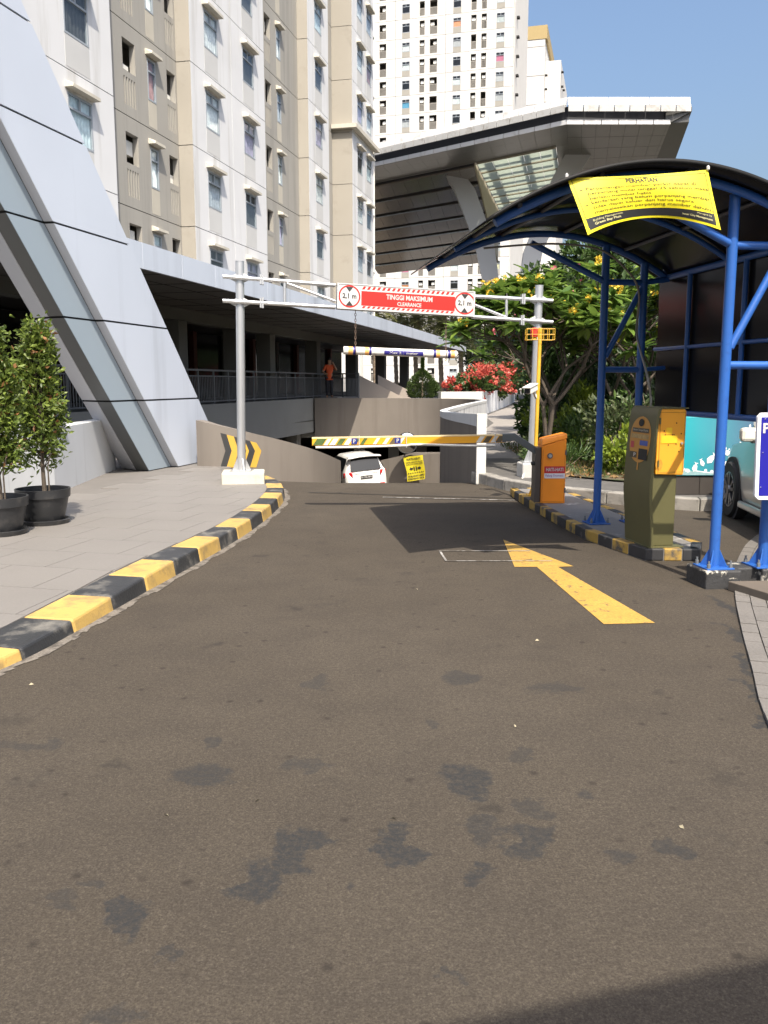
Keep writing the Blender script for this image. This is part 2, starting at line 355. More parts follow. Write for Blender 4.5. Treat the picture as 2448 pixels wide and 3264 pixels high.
REDB = mat('red_brown_paint', (0.14, 0.04, 0.025), 0.6, 0.1, 1)
GLASS = glassmat('window_glass', tint=(0.88, 0.92, 0.93), refl=0.06)
FRAME = mat('window_frame_grey', (0.30, 0.33, 0.36), 0.45, 0.05)
CURT = [mat('curtain_%s' % n, c, 0.9, 0.25, 7) for n, c in (('white', (0.86, 0.88, 0.86)), ('lilac', (0.52, 0.48, 0.62)), ('pale_blue', (0.70, 0.80, 0.82)), ('grey', (0.50, 0.53, 0.56)), ('dark', (0.08, 0.085, 0.09)), ('rose', (0.42, 0.24, 0.23)))]
SOIL = mat('soil_and_leaf_litter', (0.10, 0.075, 0.045), 0.95, 0.35, 5, bump=0.6, bscale=30, dirt=(0.045, 0.065, 0.022), dscale=3.5, dlo=0.45, dhi=0.6)
PATH = mat('path_concrete', (0.24, 0.22, 0.20), 0.85, 0.10, 1.0, fine=0.12, fscale=60)
PAVR = mat('dark_walk_paving', (0.088, 0.083, 0.077), 0.85, 0.18, 4, fine=0.15, fscale=50, bump=0.2, bscale=40)

# ---------------------------------------------------------------- ground with the ramp pit cut out
PIT = [(-2.55, 14.35), (-1.75, 13.95), (-0.6, 13.62), (0.4, 13.48), (1.50, 13.42), (1.56, 14.0), (1.30, 15.6), (1.22, 17.2), (1.34, 18.8), (1.75, 21.2), (2.5, 25.5), (3.62, 31.5),
       (3.7, 32.8), (3.35, 34.8), (1.9, 36.42), (-0.6, 37.1), (-2.9, 37.0), (-5.6, 26.4), (-7.3, 19.0), (-3.2, 17.4), (-2.75, 15.6)]
def sheet_with_hole(name, m, outer, hole, z):
    bm = bmesh.new(); ed = []
    for loop in (outer, hole):
        vs = [bm.verts.new((x, y, z)) for x, y in loop]
        for i in range(len(vs)): ed.append(bm.edges.new((vs[i], vs[(i + 1) % len(vs)])))
    bmesh.ops.triangle_fill(bm, edges=ed, use_beauty=True, normal=(0, 0, 1))
    me = bpy.data.meshes.new(name); bm.to_mesh(me); bm.free(); me.materials.append(m)
    o = link(name, me); return o
tag(sheet_with_hole('road', ASPH, [(-900, -300), (900, -300), (900, 1500), (-900, 1500)], PIT, 0.0), kind='structure')

# ramp surface going down and turning left
b = MB()
for i in range(24):
    def zz(y): return -max(0.0, min(1.0, (y - 13.6) / 17.5)) ** 1.15 * 2.72 - 0.002
    y0, y1 = 13.3 + i * 1.05, 13.3 + (i + 1) * 1.05
    b.poly([(-9, y0, zz(y0)), (6, y0, zz(y0)), (6, y1, zz(y1)), (-9, y1, zz(y1))])
b.poly([(-25, 38.5, -2.724), (-25, 60, -2.724), (20, 60, -2.724), (20, 38.5, -2.724)])
tag(b.build('ramp', ASPH), kind='structure')

# ---------------------------------------------------------------- left pavement, tiles and painted kerb
KOUT = cr([(-3.6, 1.2, 0), (-2.75, 3.0, 0), (-2.15, 4.61, 0), (-1.98, 5.4, 0), (-1.87, 6.18, 0), (-1.75, 6.9, 0), (-1.6, 7.87, 0), (-1.48, 8.77, 0), (-1.39, 9.78, 0), (-1.345, 10.9, 0), (-1.38, 11.9, 0),
            (-1.54, 12.8, 0), (-1.80, 13.55, 0), (-2.2, 14.25, 0)], 12)
st = resample(KOUT, 0.56)
def kn(i, lst):
    d = (lst[min(i + 1, len(lst) - 1)] - lst[max(i - 1, 0)]).normalized(); return Vector((-d.y, d.x, 0))
def kw(p): return 0.42 - 0.16 * min(1, max(0, (p.y - 4.0) / 4.5))
def kh(p): return 0.055 + 0.075 * min(1, max(0, (p.y - 4.3) / 2.6))
kin = [p + kn(i, st) * kw(p) for i, p in enumerate(st)]
kerb = empty('painted_kerb', (-1.9, 7, 0), None, 'curved yellow and black painted kerb edging the left tiled pavement', 'kerb')
for i in range(len(st) - 1):
    a, c, d, e = st[i], st[i + 1], kin[i + 1], kin[i]; g = 0.004
    dv = (c - a).normalized() * g; h0, h1 = kh(a), kh(c)
    n0, n1 = kn(i, st), kn(i + 1, st)
    bt = [a + dv, c - dv, d - dv, e + dv]; tp = [a + dv + n0 * 0.025 + Vector((0, 0, h0)), c - dv + n1 * 0.025 + Vector((0, 0, h1)), d - dv + Vector((0, 0, h1 + 0.004)), e + dv + Vector((0, 0, h0 + 0.004))]
    q = MB(); q.v = [tuple(x - Vector((0, 0, 0.03))) for x in bt] + [tuple(x) for x in tp]
    q.f = [(3, 2, 1, 0), (4, 5, 6, 7), (0, 1, 5, 4), (1, 2, 6, 5), (2, 3, 7, 6), (3, 0, 4, 7)]
    q.build('kerb_stone', KYEL if i % 2 == 0 else KBLK, kerb, bevel=0.016)
q = MB()                                         # pale grit and old mortar along the foot of the kerb
gs = resample(KOUT, 0.09); rk_ = random.Random(5)
for i in range(len(gs) - 1):
    n0, n1 = kn(i, gs), kn(i + 1, gs); w0 = 0.02 + 0.035 * abs(math.sin(i * 0.37)) + 0.03 * rk_.random(); w1 = 0.02 + 0.035 * abs(math.sin((i + 1) * 0.37)) + 0.03 * rk_.random()
    q.poly([gs[i] + n0 * 0.01 + Vector((0, 0, 0.004)), gs[i] - n0 * w0 + Vector((0, 0, 0.004)), gs[i + 1] - n1 * w1 + Vector((0, 0, 0.004)), gs[i + 1] + n1 * 0.01 + Vector((0, 0, 0.004))])
tag(q.build('gutter', mat('gutter_grit', (0.17, 0.15, 0.125), 0.95, 0.25, 9, fine=0.35, fscale=90, dirt=(0.07, 0.06, 0.05), dscale=9, dlo=0.45, dhi=0.58)), kind='structure')
PZ = 0.126
plaza = [(p.x, p.y) for p in kin] + [(-2.75, 15.2), (-3.2, 17.35), (-7.3, 18.9), (-9.5, 12), (-14, -8), (-4.6, -8)]
zpl = lambda p: kh(Vector((0, p[1], 0))) - 0.004
b = MB(); b.poly([(x, y, min(PZ, 0.055 + 0.075 * min(1, max(0, (y - 4.3) / 2.6))) - 0.008) for x, y in plaza])
me = b.mesh('pavement', TILEJ); bm = bmesh.new(); bm.from_mesh(me); bmesh.ops.triangulate(bm, faces=bm.faces); bm.to_mesh(me); bm.free()
pav = tag(link('pavement', me), kind='structure')
def clip(poly, a, n):                            # keep the side where (p-a).n >= 0
    out = []
    for i in range(len(poly)):
        p, q = poly[i], poly[(i + 1) % len(poly)]; dp = (p[0] - a[0]) * n[0] + (p[1] - a[1]) * n[1]; dq = (q[0] - a[0]) * n[0] + (q[1] - a[1]) * n[1]
        if dp >= 0: out.append(p)
        if dp * dq < 0: t = dp / (dp - dq); out.append((p[0] + (q[0] - p[0]) * t, p[1] + (q[1] - p[1]) * t))
    return out
ta = R(13); tx, ty = (math.cos(ta), -math.sin(ta)), (math.sin(ta), math.cos(ta))
for i in range(-11, 3):
    for j in range(4, 27):
        s0, s1 = i * 0.6 + (0.3 if j % 2 else 0), (i + 1) * 0.6 + (0.3 if j % 2 else 0); t0, t1 = j * 0.6, (j + 1) * 0.6; g = 0.003
        P = [(tx[0] * s + ty[0] * t, tx[1] * s + ty[1] * t) for s, t in ((s0 + g, t0 + g), (s1 - g, t0 + g), (s1 - g, t1 - g), (s0 + g, t1 - g))]
        cx, cy = sum(p[0] for p in P) / 4, sum(p[1] for p in P) / 4
        if cy < 3.0 or cy > 15.1 or cx < -5.6: continue
        best = sorted(range(len(kin)), key=lambda k: (kin[k].x - cx) ** 2 + (kin[k].y - cy) ** 2)[:3]
        for k in best:
            n = kn(k, st); P = clip(P, kin[k] + n * 0.004, n)
            if len(P) < 3: break
        if len(P) < 3: continue
        zt = lambda y: min(PZ, 0.055 + 0.075 * min(1, max(0, (y - 4.3) / 2.6)))
        q = MB(); m_ = len(P); q.v = [(x, y, zt(y) - 0.02) for x, y in P] + [(x, y, zt(y)) for x, y in P]
        q.f = [tuple(range(m_, 2 * m_))] + [(a, (a + 1) % m_, m_ + (a + 1) % m_, m_ + a) for a in range(m_)]
        q.build('paving_tile', TILE, pav)

# low painted wall behind the pots
lw = empty('low_wall', (-4.5, 10.5, 0.1), None, 'low light grey painted wall behind the potted shrubs, running into the slanted strut', 'wall')
MB().prism([(-5.35, 6.0), (-4.40, 11.4), (-4.62, 14.75), (-4.84, 14.75), (-4.62, 11.4), (-5.6, 6.0)], 0.05, 1.0).build('wall_body', CONCL, lw, bevel=0.012)
MB().prism([(-5.37, 6.0), (-4.37, 11.45), (-4.40, 11.95), (-4.66, 11.95), (-4.64, 11.45), (-5.62, 6.0)], 1.0, 1.05).build('coping', CONCL, lw, bevel=0.008)

# ---------------------------------------------------------------- slanted clad strut
YAW = R(13); TT = Vector((math.sin(YAW), math.cos(YAW), 0)); NN = Vector((math.cos(YAW), -math.sin(YAW), 0))
def TN(s, off, z): return TT * s + NN * off + Vector((0, 0, z))
SA = Vector((-3.63, 15.09, 0.0))
def strut_pt(t, n, z): return SA + TT * (t - 0.94 * (z - 0.13)) + NN * n + Vector((0, 0, z))
strut = empty('slanted_strut', (-3.7, 15.3, 0.0), None, 'huge slanted pillar clad in blue white metal panels, rising from the left pavement', 'pillar')
SEC = [(2.0, 0.0), (0.0, 0.0), (0.0, -0.14), (-0.78, -0.15), (-0.73, -0.42), (-0.49, -0.82)]
inn = [(1.97, -0.03), (0.03, -0.03), (0.03, -0.17), (-0.74, -0.19), (-0.69, -0.42), (-0.45, -0.79), (1.97, -0.79)]
zl = [-0.35, 0.12, 1.31, 2.50, 3.70, 4.89, 6.07, 7.27, 8.47]
q = MB(); q.v = [tuple(strut_pt(t, n, z)) for z in (-0.35, 8.6) for t, n in inn]; m_ = len(inn)
q.f = [tuple(range(m_))[::-1], tuple(range(m_, 2 * m_))] + [(i, (i + 1) % m_, m_ + (i + 1) % m_, m_ + i) for i in range(m_)]
q.build('core', DARKV, strut)
ALU4 = mat('shaded_cladding', (0.10, 0.105, 0.105), 0.4, 0.03, 0.5)  # same cladding with the shade of the down-facing side put into its colour
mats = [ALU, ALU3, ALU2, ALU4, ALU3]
for li in range(len(zl) - 1):
    for fi in range(5):
        (t0, n0), (t1, n1) = SEC[fi], SEC[fi + 1]; dv = Vector((t1 - t0, n1 - n0, 0)); ln = dv.length; dv /= ln; g = 0.008 if ln > 0.2 else 0.003
        nor = Vector((-dv.y, dv.x, 0)); nor = -nor if nor.x * 0 + (nor.y if fi in (0, 2) else -nor.x) < 0 else nor
        a, c = (t0 + dv.x * g, n0 + dv.y * g), (t1 - dv.x * g, n1 - dv.y * g); z0, z1 = zl[li] + 0.014, zl[li + 1] - 0.014; q = MB(); th = 0.025
        o4 = [strut_pt(*a, z0), strut_pt(*c, z0), strut_pt(*c, z1), strut_pt(*a, z1)]
        wn = TT * nor.x + NN * nor.y; q.v = [tuple(p) for p in o4] + [tuple(p - wn * th) for p in o4]
        q.f = [(0, 1, 2, 3), (7, 6, 5, 4), (0, 4, 5, 1), (1, 5, 6, 2), (2, 6, 7, 3), (3, 7, 4, 0)]
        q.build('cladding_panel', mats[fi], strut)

# ---------------------------------------------------------------- podium with canopy, columns, railing
pod = empty('podium_building', tuple(TN(40, -13, 0)), None, 'long low shopping podium with dark arcade under a flat pale blue metal canopy', 'building')
FO, FZ, FH = -8.3, 3.76, 0.475                    # canopy edge: offset, underside height, fascia height
fs = 12.1
while fs < 61.7:
    q = MB(); e = min(fs + 1.68, 62.0)
    q.extrude([TN(fs + 0.007, FO, FZ - 0.01), TN(e - 0.007, FO, FZ - 0.01), TN(e - 0.007, FO, FZ + FH), TN(fs + 0.007, FO, FZ + FH)], -NN * 0.08); q.build('fascia_panel', ALU, pod); fs += 1.68
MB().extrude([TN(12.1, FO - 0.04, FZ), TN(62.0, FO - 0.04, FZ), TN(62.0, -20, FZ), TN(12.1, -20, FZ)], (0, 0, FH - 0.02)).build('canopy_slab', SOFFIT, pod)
q = MB()
for s in np.arange(13.0, 61, 1.68): q.obox(TN(s, -10, FZ - 0.005), TT * 0.010, NN * 1.6, (0, 0, 0.004))
for o_ in (-9.2, -10.5): q.obox(TN(37, o_, FZ - 0.006), TT * 24, NN * 0.010, (0, 0, 0.003))
q.build('soffit_joint', DARKV, pod)
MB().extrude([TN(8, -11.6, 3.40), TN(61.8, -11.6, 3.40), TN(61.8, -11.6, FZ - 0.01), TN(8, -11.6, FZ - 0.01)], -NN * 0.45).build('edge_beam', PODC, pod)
cols = []
for px in (330, 562, 748, 850, 999, 1123, 1215, 1290):
    p = onplane(px, 1150, TN(0, -11.8, 0), TT); s = p.dot(TT); cols.append(s)
for s in [11.5] + cols:
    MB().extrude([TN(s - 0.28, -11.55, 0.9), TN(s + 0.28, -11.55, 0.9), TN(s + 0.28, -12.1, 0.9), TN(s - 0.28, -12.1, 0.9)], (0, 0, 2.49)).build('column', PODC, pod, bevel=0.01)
MB().extrude([TN(4, -11.25, 0.72), TN(38.2, -11.25, 0.72), TN(38.2, -20, 0.72), TN(4, -20, 0.72)], (0, 0, 0.21)).build('platform_slab', PODC, pod)
MB().extrude([TN(38.2, -11.0, 0.5), TN(61.8, -11.0, 0.5), TN(61.8, -20, 0.5), TN(38.2, -20, 0.5)], (0, 0, 0.42)).build('rear_platform', CONC, pod)
MB().extrude([TN(4, -11.22, -0.5), TN(38.0, -11.22, -0.5), TN(38.0, -11.22, 0.925), TN(4, -11.22, 0.925)], -NN * 0.3).build('retaining_wall', mat('retaining_wall_paint', (0.24, 0.24, 0.225), 0.8, 0.06, 0.8), pod)
MB().extrude([TN(4, -19.8, -3), TN(61.8, -19.8, -3), TN(61.8, -19.8, FZ), TN(4, -19.8, FZ)], -NN * 0.3).build('back_wall', SHOPG, pod)
for k, s in enumerate(np.arange(14, 58, 3.4)):
    MB().extrude([TN(s, -16.4, 0.93), TN(s + 3.2, -16.4, 0.93), TN(s + 3.2, -16.4, 3.7), TN(s, -16.4, 3.7)], -NN * 0.08).build('shop_front', SHOPG, pod)
    MB().extrude([TN(s - 0.14, -16.2, 0.93), TN(s + 0.2, -16.2, 0.93), TN(s + 0.2, -16.2, FZ - .02), TN(s - 0.14, -16.2, FZ - .02)], -NN * 0.5).build('shop_pier', REDB if k % 2 == 0 else PODC, pod)
MB().extrude([TN(4, -11.3, -2.8), TN(38, -11.3, -2.8), TN(38, -19, -2.8), TN(4, -19, -2.8)], (0, 0, 0.04)).build('basement_floor', CONC, pod)
for s in (27.0, 31.0, 35.0): MB().extrude([TN(s, -11.9, -2.8), TN(s + .5, -11.9, -2.8), TN(s + .5, -12.4, -2.8), TN(s, -12.4, -2.8)], (0, 0, 3.5)).build('basement_column', CONC, pod)
# railing: along the platform edge, then round the corner over the brown wall
rail = empty('railing', tuple(TN(30, -11.35, 0.93)), None, 'dark grey steel railing with vertical bars along the podium platform edge', 'railing')
RP = [TN(5, -11.38, 0.93), TN(37.9, -11.38, 0.93), Vector((-1.08, 37.1, 0.93))]
for a, c in ((RP[0], RP[1]), (RP[1], RP[2])):
    L_ = (c - a).length; d = (c - a) / L_
    for h, w in ((1.04, 0.055), (0.86, 0.035), (0.08, 0.04)): MB().beam(a + Vector((0, 0, h)), c + Vector((0, 0, h)), w, w).build('rail', RSTEEL, rail)
    n = max(2, int(L_ / 1.12)); q = MB()
    for i in range(n + 1):
        p = a + d * (L_ * i / n); MB().beam(p, p + Vector((0, 0, 1.04)), 0.05, 0.05, up=d).build('post', RSTEEL, rail)
    for i in range(int(L_ / 0.115)):
        p = a + d * (0.115 * i + 0.05); q.beam(p + Vector((0, 0, 0.09)), p + Vector((0, 0, 0.86)), 0.02, 0.02, up=d)
    tag(q.build('baluster', RSTEEL, rail), kind='stuff')

# ---------------------------------------------------------------- ramp walls
rw = empty('ramp_outer_wall', (1.5, 14, 0), None, 'curved brown ramp wall with white rim and white end face, right of the ramp', 'wall')
RWP = cr([(1.49, 13.75, 1.09), (1.40, 14.7, 1.06), (1.26, 15.8, 1.03), (1.17, 17.2, 1.01), (1.24, 18.8, 0.99), (1.62, 21.2, 0.98), (2.42, 25.5, 0.97), (3.45, 30.5, 0.96), (3.55, 32.6, 0.95), (3.1, 34.6, 0.94), (1.7, 36.2, 0.93), (-0.6, 36.85, 0.93), (-2.95, 36.75, 0.93)], 8)
def wall_strip(pts, t0, t1, zb, name, m, parent, tops=None):
    q = MB(); n = len(pts)
    for i, p in enumerate(pts):
        d = (pts[min(i + 1, n - 1)] - pts[max(i - 1, 0)]); d.z = 0; d.normalize(); nr = Vector((d.y, -d.x, 0))
        z1 = p.z if tops is None else tops; zz0 = zb(p) if callable(zb) else zb
        for w, z in ((t0, zz0), (t1, zz0), (t1, z1), (t0, z1)): q.v.append((p.x + nr.x * w, p.y + nr.y * w, z))
    for i in range(n - 1):
        for j in range(4): a, c = i * 4 + j, i * 4 + (j + 1) % 4; q.f.append((a, c, c + 4, a + 4))
    q.f += [(0, 1, 2, 3), (4 * n - 1, 4 * n - 2, 4 * n - 3, 4 * n - 4)]
    return q.build(name, m, parent, smooth=True)
zbot = lambda p: -3.0 if p.y < 33 else -0.82
near = [p for p in RWP if p.y < 33.3 and p.x > 1]; 
wall_strip(near, 0.0, 0.08, -3.0, 'ramp_side_face', BROWNW, rw)
wall_strip([Vector((p.x, p.y, p.z)) for p in near], 0.085, 0.15, -0.1, 'street_side_face', STAINW, rw)
far = RWP[RWP.index(near[-1]):]
wall_strip(far, 0.0, 0.3, -0.82, 'back_face', BROWNW, rw)
wall_strip([p + Vector((0, 0, 0.012)) for p in near], -0.008, 0.158, -0.1 + 1, 'rim', CONCL, rw)
MB().box(1.475, 1.625, 13.66, 13.745, -0.02, 1.105).build('white_end_face', mat('bright_white_paint', (0.56, 0.55, 0.51), 0.7, 0.06, 3, dirt=(0.45, 0.43, 0.38), dscale=6, dlo=.62, dhi=.75), rw, bevel=0.01)
lp = empty('ramp_inner_wall', (-2.5, 15.2, 0), None, 'brown parapet sloping down beside the ramp, painted with chevrons', 'wall')
LPP = cr([(-3.35, 15.35, 0.93), (-3.0, 15.22, 0.86), (-2.4, 15.28, 0.72), (-1.9, 15.6, 0.57), (-1.45, 16.05, 0.40), (-1.15, 16.5, 0.245), (-0.87, 17.2, 0.04)], 6)
wall_strip(LPP, 0.0, -0.2, -3.0, 'wall_body', BROWNW, lp)
# chevrons on its face
CHY = mat('chevron_yellow', (0.50, 0.30, 0.04), 0.55, 0.08, 4); CHB = mat('chevron_black', (0.03, 0.03, 0.03), 0.5, 0.1, 4); CHW = mat('chevron_white_line', (0.7, 0.68, 0.6), 0.6, 0)
def wallpt(px, py):
    for i in range(len(LPP) - 1):
        a, c = LPP[i], LPP[i + 1]; d = Vector((c.x - a.x, c.y - a.y, 0)); p = onplane(px, py, a, d)
        u = (p - a).dot(d) / d.dot(d)
        if 0 <= u <= 1.0001:
            nr = Vector((d.y, -d.x, 0)).normalized(); return p + nr * 0.006
    return at(px, py, 15.2) - Vector((0, 0.05, 0))
def Zc(x, y): return 700 + x * 0.663, 850 + y * 0.663
chv = []
for k, (x0, x1, m_) in enumerate(((4, 34, CHB), (34, 68, CHY), (68, 104, CHB), (104, 117, CHY), (118, 146, CHB), (146, 176, CHY))):
    for half in (0, 1):
        ty0, tb = 798 + x0 * 0.27, 965
        ym = 885
        f = (lambda xx: 798 + xx * 0.28)
        q = MB(); N = 5; sh = 24
        for i in range(N):
            u0, u1 = i / N, (i + 1) / N
            def row(u):
                if half == 0: yy0 = f(x0) + (ym - f(x0)) * u; return x0 + sh * u, x1 + sh * u, yy0, yy0 + (x1 - x0) * 0.25 * (1 - u)
                yy0 = ym + (tb - ym) * u; return x0 + sh * (1 - u), x1 + sh * (1 - u), yy0, yy0
            a = row(u0); c = row(u1)
            q.poly([wallpt(*Zc(a[0], a[2])), wallpt(*Zc(a[1], a[3])), wallpt(*Zc(c[1], c[3])), wallpt(*Zc(c[0], c[2]))])
        q.build('chevron_stripe', m_, lp)
# low wall in the pit, with what can be seen of the basement behind it
pl = empty('pit_wall', (0.8, 33.5, -2.7), None, 'low brown wall down in the ramp pit below the convex mirror', 'wall')
MB().extrude([(-0.62, 35.9, -2.9), (2.9, 33.6, -2.9), (2.9, 33.6, -1.12), (1.15, 34.75, -1.22), (0.65, 35.05, -1.38), (-0.62, 35.9, -1.75)], (0.09, 0.18, 0)).build('wall_body', BROWNW, pl)
bs = empty('basement_hall', (0, 44, -2.7), None, 'dark basement parking hall seen under the ramp back wall', 'basement')
for x in (-1.4, 0.2, 1.5, 3.2): MB().box(x, x + 0.5, 40, 40.5, -2.7, -0.7).build('column', CONC, bs)
MB().box(-18, 18, 37.3, 58, -0.78, -0.55).build('ceiling', CONC, bs)
MB().box(-18, 18, 58, 58.3, -2.7, -0.78).build('back_wall', mat('basement_wall', (0.5, 0.48, 0.45), 0.8, 0.1, 1), bs)
MB().box(18, 18.3, 37.3, 58, -2.7, -0.78).build('side_wall', CONC, bs)
# stair side walls beyond the back wall
sw = empty('stair_wall', (0, 41, 0.4), None, 'pair of sloping brown stair side walls beside the railing end', 'wall')
P1 = lambda x, y, Y: at(1150 + x * 0.3315, 1000 + y * 0.3315, Y)
for (x0, y0, x1, y1, Y0, Y1) in ((-20, 590, 400, 800, 40.5, 42.5), (165, 590, 480, 745, 43.0, 45.0)):
    a, c = P1(x0, y0, Y0), P1(x1, y1, Y1); MB().extrude([(a.x, a.y, 0), (c.x, c.y, 0), tuple(c), tuple(a)], (0, 0.25, 0)).build('sloping_wall', BROWNW if False else mat('stair_wall_paint', (0.36, 0.31, 0.26), 0.8, 0.06, 1), sw)
# ---------------------------------------------------------------- facade panels with real openings
def panel_mesh(name, w, h, ops, m, th=0.2):
    xs = sorted({0, w, *[o[0] for o in ops], *[o[1] for o in ops]}); zs = sorted({0, h, *[o[2] for o in ops], *[o[3] for o in ops]}); q = MB()
    def solid(i, j):
        if i < 0 or j < 0 or i >= len(xs) - 1 or j >= len(zs) - 1: return False
        cx, cz = (xs[i] + xs[i + 1]) / 2, (zs[j] + zs[j + 1]) / 2
        return not any(o[0] < cx < o[1] and o[2] < cz < o[3] for o in ops)
    for i in range(len(xs) - 1):
        for j in range(len(zs) - 1):
            if not solid(i, j): continue
            x0, x1, z0, z1 = xs[i], xs[i + 1], zs[j], zs[j + 1]
            q.poly([(x0, 0, z0), (x1, 0, z0), (x1, 0, z1), (x0, 0, z1)])
            if not solid(i - 1, j): q.poly([(x0, th, z0), (x0, 0, z0), (x0, 0, z1), (x0, th, z1)])
            if not solid(i + 1, j): q.poly([(x1, 0, z0), (x1, th, z0), (x1, th, z1), (x1, 0, z1)])
            if not solid(i, j - 1): q.poly([(x0, th, z0), (x1, th, z0), (x1, 0, z0), (x0, 0, z0)])
            if not solid(i, j + 1): q.poly([(x0, 0, z1), (x1, 0, z1), (x1, th, z1), (x0, th, z1)])
    return q.mesh(name, m, recalc=False)
def window_meshes(w, h, tr=0.30, bar=0.055, mull=True, tag_=''):
    q = MB(); zt = h * (1 - tr)
    y0, y1 = -0.012, 0.06
    q.box(0, bar, y0, y1, 0, h); q.box(w - bar, w, y0, y1, 0, h); q.box(bar, w - bar, y0, y1, 0, bar); q.box(bar, w - bar, y0, y1, h - bar, h); q.box(bar, w - bar, y0 - 0.004, y1, zt - bar / 2, zt + bar / 2)
    if mull: q.box(w / 2 - bar / 2, w / 2 + bar / 2, y0 + 0.002, y1, zt + bar / 2, h - bar)
    fr = q.mesh('window_frame' + tag_, FRAME)
    pa = MB().poly([(bar, 0.012, bar), (w - bar, 0.012, bar), (w - bar, 0.012, h - bar), (bar, 0.012, h - bar)]).mesh('pane' + tag_, GLASS, recalc=False)
    cu = []
    for c in CURT:
        q = MB(); n = 14; q.grid(lambda u, v: (w * u, 0.075 + 0.014 * math.sin(u * 44), h * v * 0.98), n * 2, 1); cu.append(q.mesh('curtain' + tag_, c, smooth=True))
    q = MB(); e = 0.11; d = 0.25                      # concrete hood
    q.v = [(-e, 0, h + 0.08), (w + e, 0, h + 0.08), (w + e, -d, h + 0.08), (-e, -d, h + 0.08), (-e, 0, h + 0.26), (w + e, 0, h + 0.26), (w + e - 0.04, -d, h + 0.17), (-e + 0.04, -d, h + 0.17)]
    q.f = [(3, 2, 1, 0), (4, 5, 6, 7), (0, 1, 5, 4), (1, 2, 6, 5), (2, 3, 7, 6), (3, 0, 4, 7)]
    ho = q.mesh('hood' + tag_, CREAM)
    return fr, pa, cu, ho
rnd = random.Random(11)
def add_window(parent, W, x, y, z, ci=None, hood=True):
    o = link('window', W[0], parent, (x, y, z)); link('pane', W[1], o); link('curtain', W[2][rnd.choices(range(6), (5, 2.2, 3, 3, 2, .6))[0] if ci is None else ci], o)
    if hood: link('hood', W[3], o)
    return o
FL = 2.825; Z0 = 10.06
tower = empty('apartment_tower', tuple(TN(30, -14, 0)), R(90) - YAW, 'tall white, taupe and tan apartment block with hooded windows above the podium', 'building')
XL = lambda s: s - 30.0
WB = window_meshes(1.2, 1.32); WS = window_meshes(0.56, 1.32, mull=False, tag_='_narrow')
ph = FL - 0.028
def wpan(name, s0, s1, wins, m=WHITEW, extra=()):
    return panel_mesh(name, s1 - s0 - 0.02, ph, [(a - s0, c - s0, 0.9, 2.22) for a, c in wins] + [(a - s0, c - s0, z0, z1) for a, c, z0, z1 in extra], m)
def balc(s0, s1):
    out = [(s0, s1, 1.36, 2.31)]; n = 5; p = (s1 - s0) / n
    for i in range(n): out.append((s0 + p * i + 0.02, s0 + p * i + 0.02 + p * 0.5, 0.32, 1.17))
    return out
ACM = MB().box(0, 0.62, 0, 0.28, 0, 0.45).mesh('ac_unit', mat('ac_white_plastic', (0.7, 0.69, 0.64), 0.5, 0.05), recalc=True)
SPB = MB().box(0, 1.2, -0.006, 0.02, 0.06, 0.88).mesh('spandrel_panel', GREYW); SPN = MB().box(0, 0.56, -0.006, 0.02, 0.06, 0.88).mesh('spandrel_panel_narrow', mat('taupe_light_paint', (0.43, 0.40, 0.335), 0.8, 0.05))
BAYS = [  # s0, s1, y offset, k max, windows, balconies, kind
    (17.0, 24.7, 0.0, 1, [(22.25, 23.45)], [], 'w'), (24.7, 30.08, 0.54, 2, [(27.9, 28.46)], [(26.3, 27.1), (29.3, 29.95)], 't'),
    (30.1, 33.8, 0.0, 3, [(31.3, 32.5)], [], 'w'), (33.8, 37.5, 0.0, 3, [(35.0, 36.2)], [], 'w'), (37.5, 43.68, 0.54, 4, [(40.57, 41.13)], [(39.05, 39.8)], 't'),
    (43.7, 47.3, 0.0, 5, [(44.85, 46.05)], [], 'w'), (47.3, 49.78, 0.54, 5, [], [(48.35, 49.0)], 't'), (49.8, 54.9, -0.65, 6, [(50.9, 52.1), (53.1, 54.3)], [], 'w')]
for s0, s1, yo, kmax, wins, bals, kd in BAYS:
    me = wpan('facade_panel_mesh', s0, s1, wins, WHITEW if kd == 'w' else TAUPE, [x for bb in bals for x in balc(*bb)])
    for k in range(-2, kmax + 2):
        z = Z0 + FL * k; link('facade_panel', me, tower, (XL(s0), yo, z))
        for a, c in wins:
            big = c - a > 0.8; add_window(tower, WB if big else WS, XL(a), yo, z + 0.9)
            link('spandrel_panel', SPB if big else SPN, tower, (XL(a), yo, z))
        for a, c in bals:
            if rnd.random() < 0.75: link('ac_unit', ACM, tower, (XL(a) + rnd.uniform(-0.1, 0.25), yo + 0.22, z + 1.2 + rnd.choice((0, 0.1, 0.5))))
q = MB()                                         # floor slabs and inner walls behind the open balconies
for s0, s1, yo, kmax, wins, bals, kd in BAYS:
    if kd == 't':
        for k in range(-2, kmax + 3): q.box(XL(s0), XL(s1), yo + 0.2, 1.75, Z0 + FL * k - 0.12, Z0 + FL * k + 0.02)
q.build('balcony_slab', TAUPE, tower)
zt = Z0 + FL * 8
MB().box(XL(17), XL(54.9), 1.8, 14, 4, zt).build('core_wall', TAUPE, tower)
for s0, s1, yo, kmax, wins, bals, kd in BAYS:
    zz1 = Z0 + FL * (kmax + 2)
    if kd == 'w': MB().box(XL(s0) + 0.02, XL(s1) - 0.04, yo + 0.26, 1.78, 4.4, zz1).build('room_block', JOINT, tower)
    else: MB().box(XL(s0) + 0.02, XL(s1) - 0.03, 1.5, 1.78, 4.4, zz1).build('balcony_back_wall', TAUPE, tower)
RET = MB().box(-0.012, 0.0, 0.0, 1.0, 0, ph).mesh('return_panel', TAN)
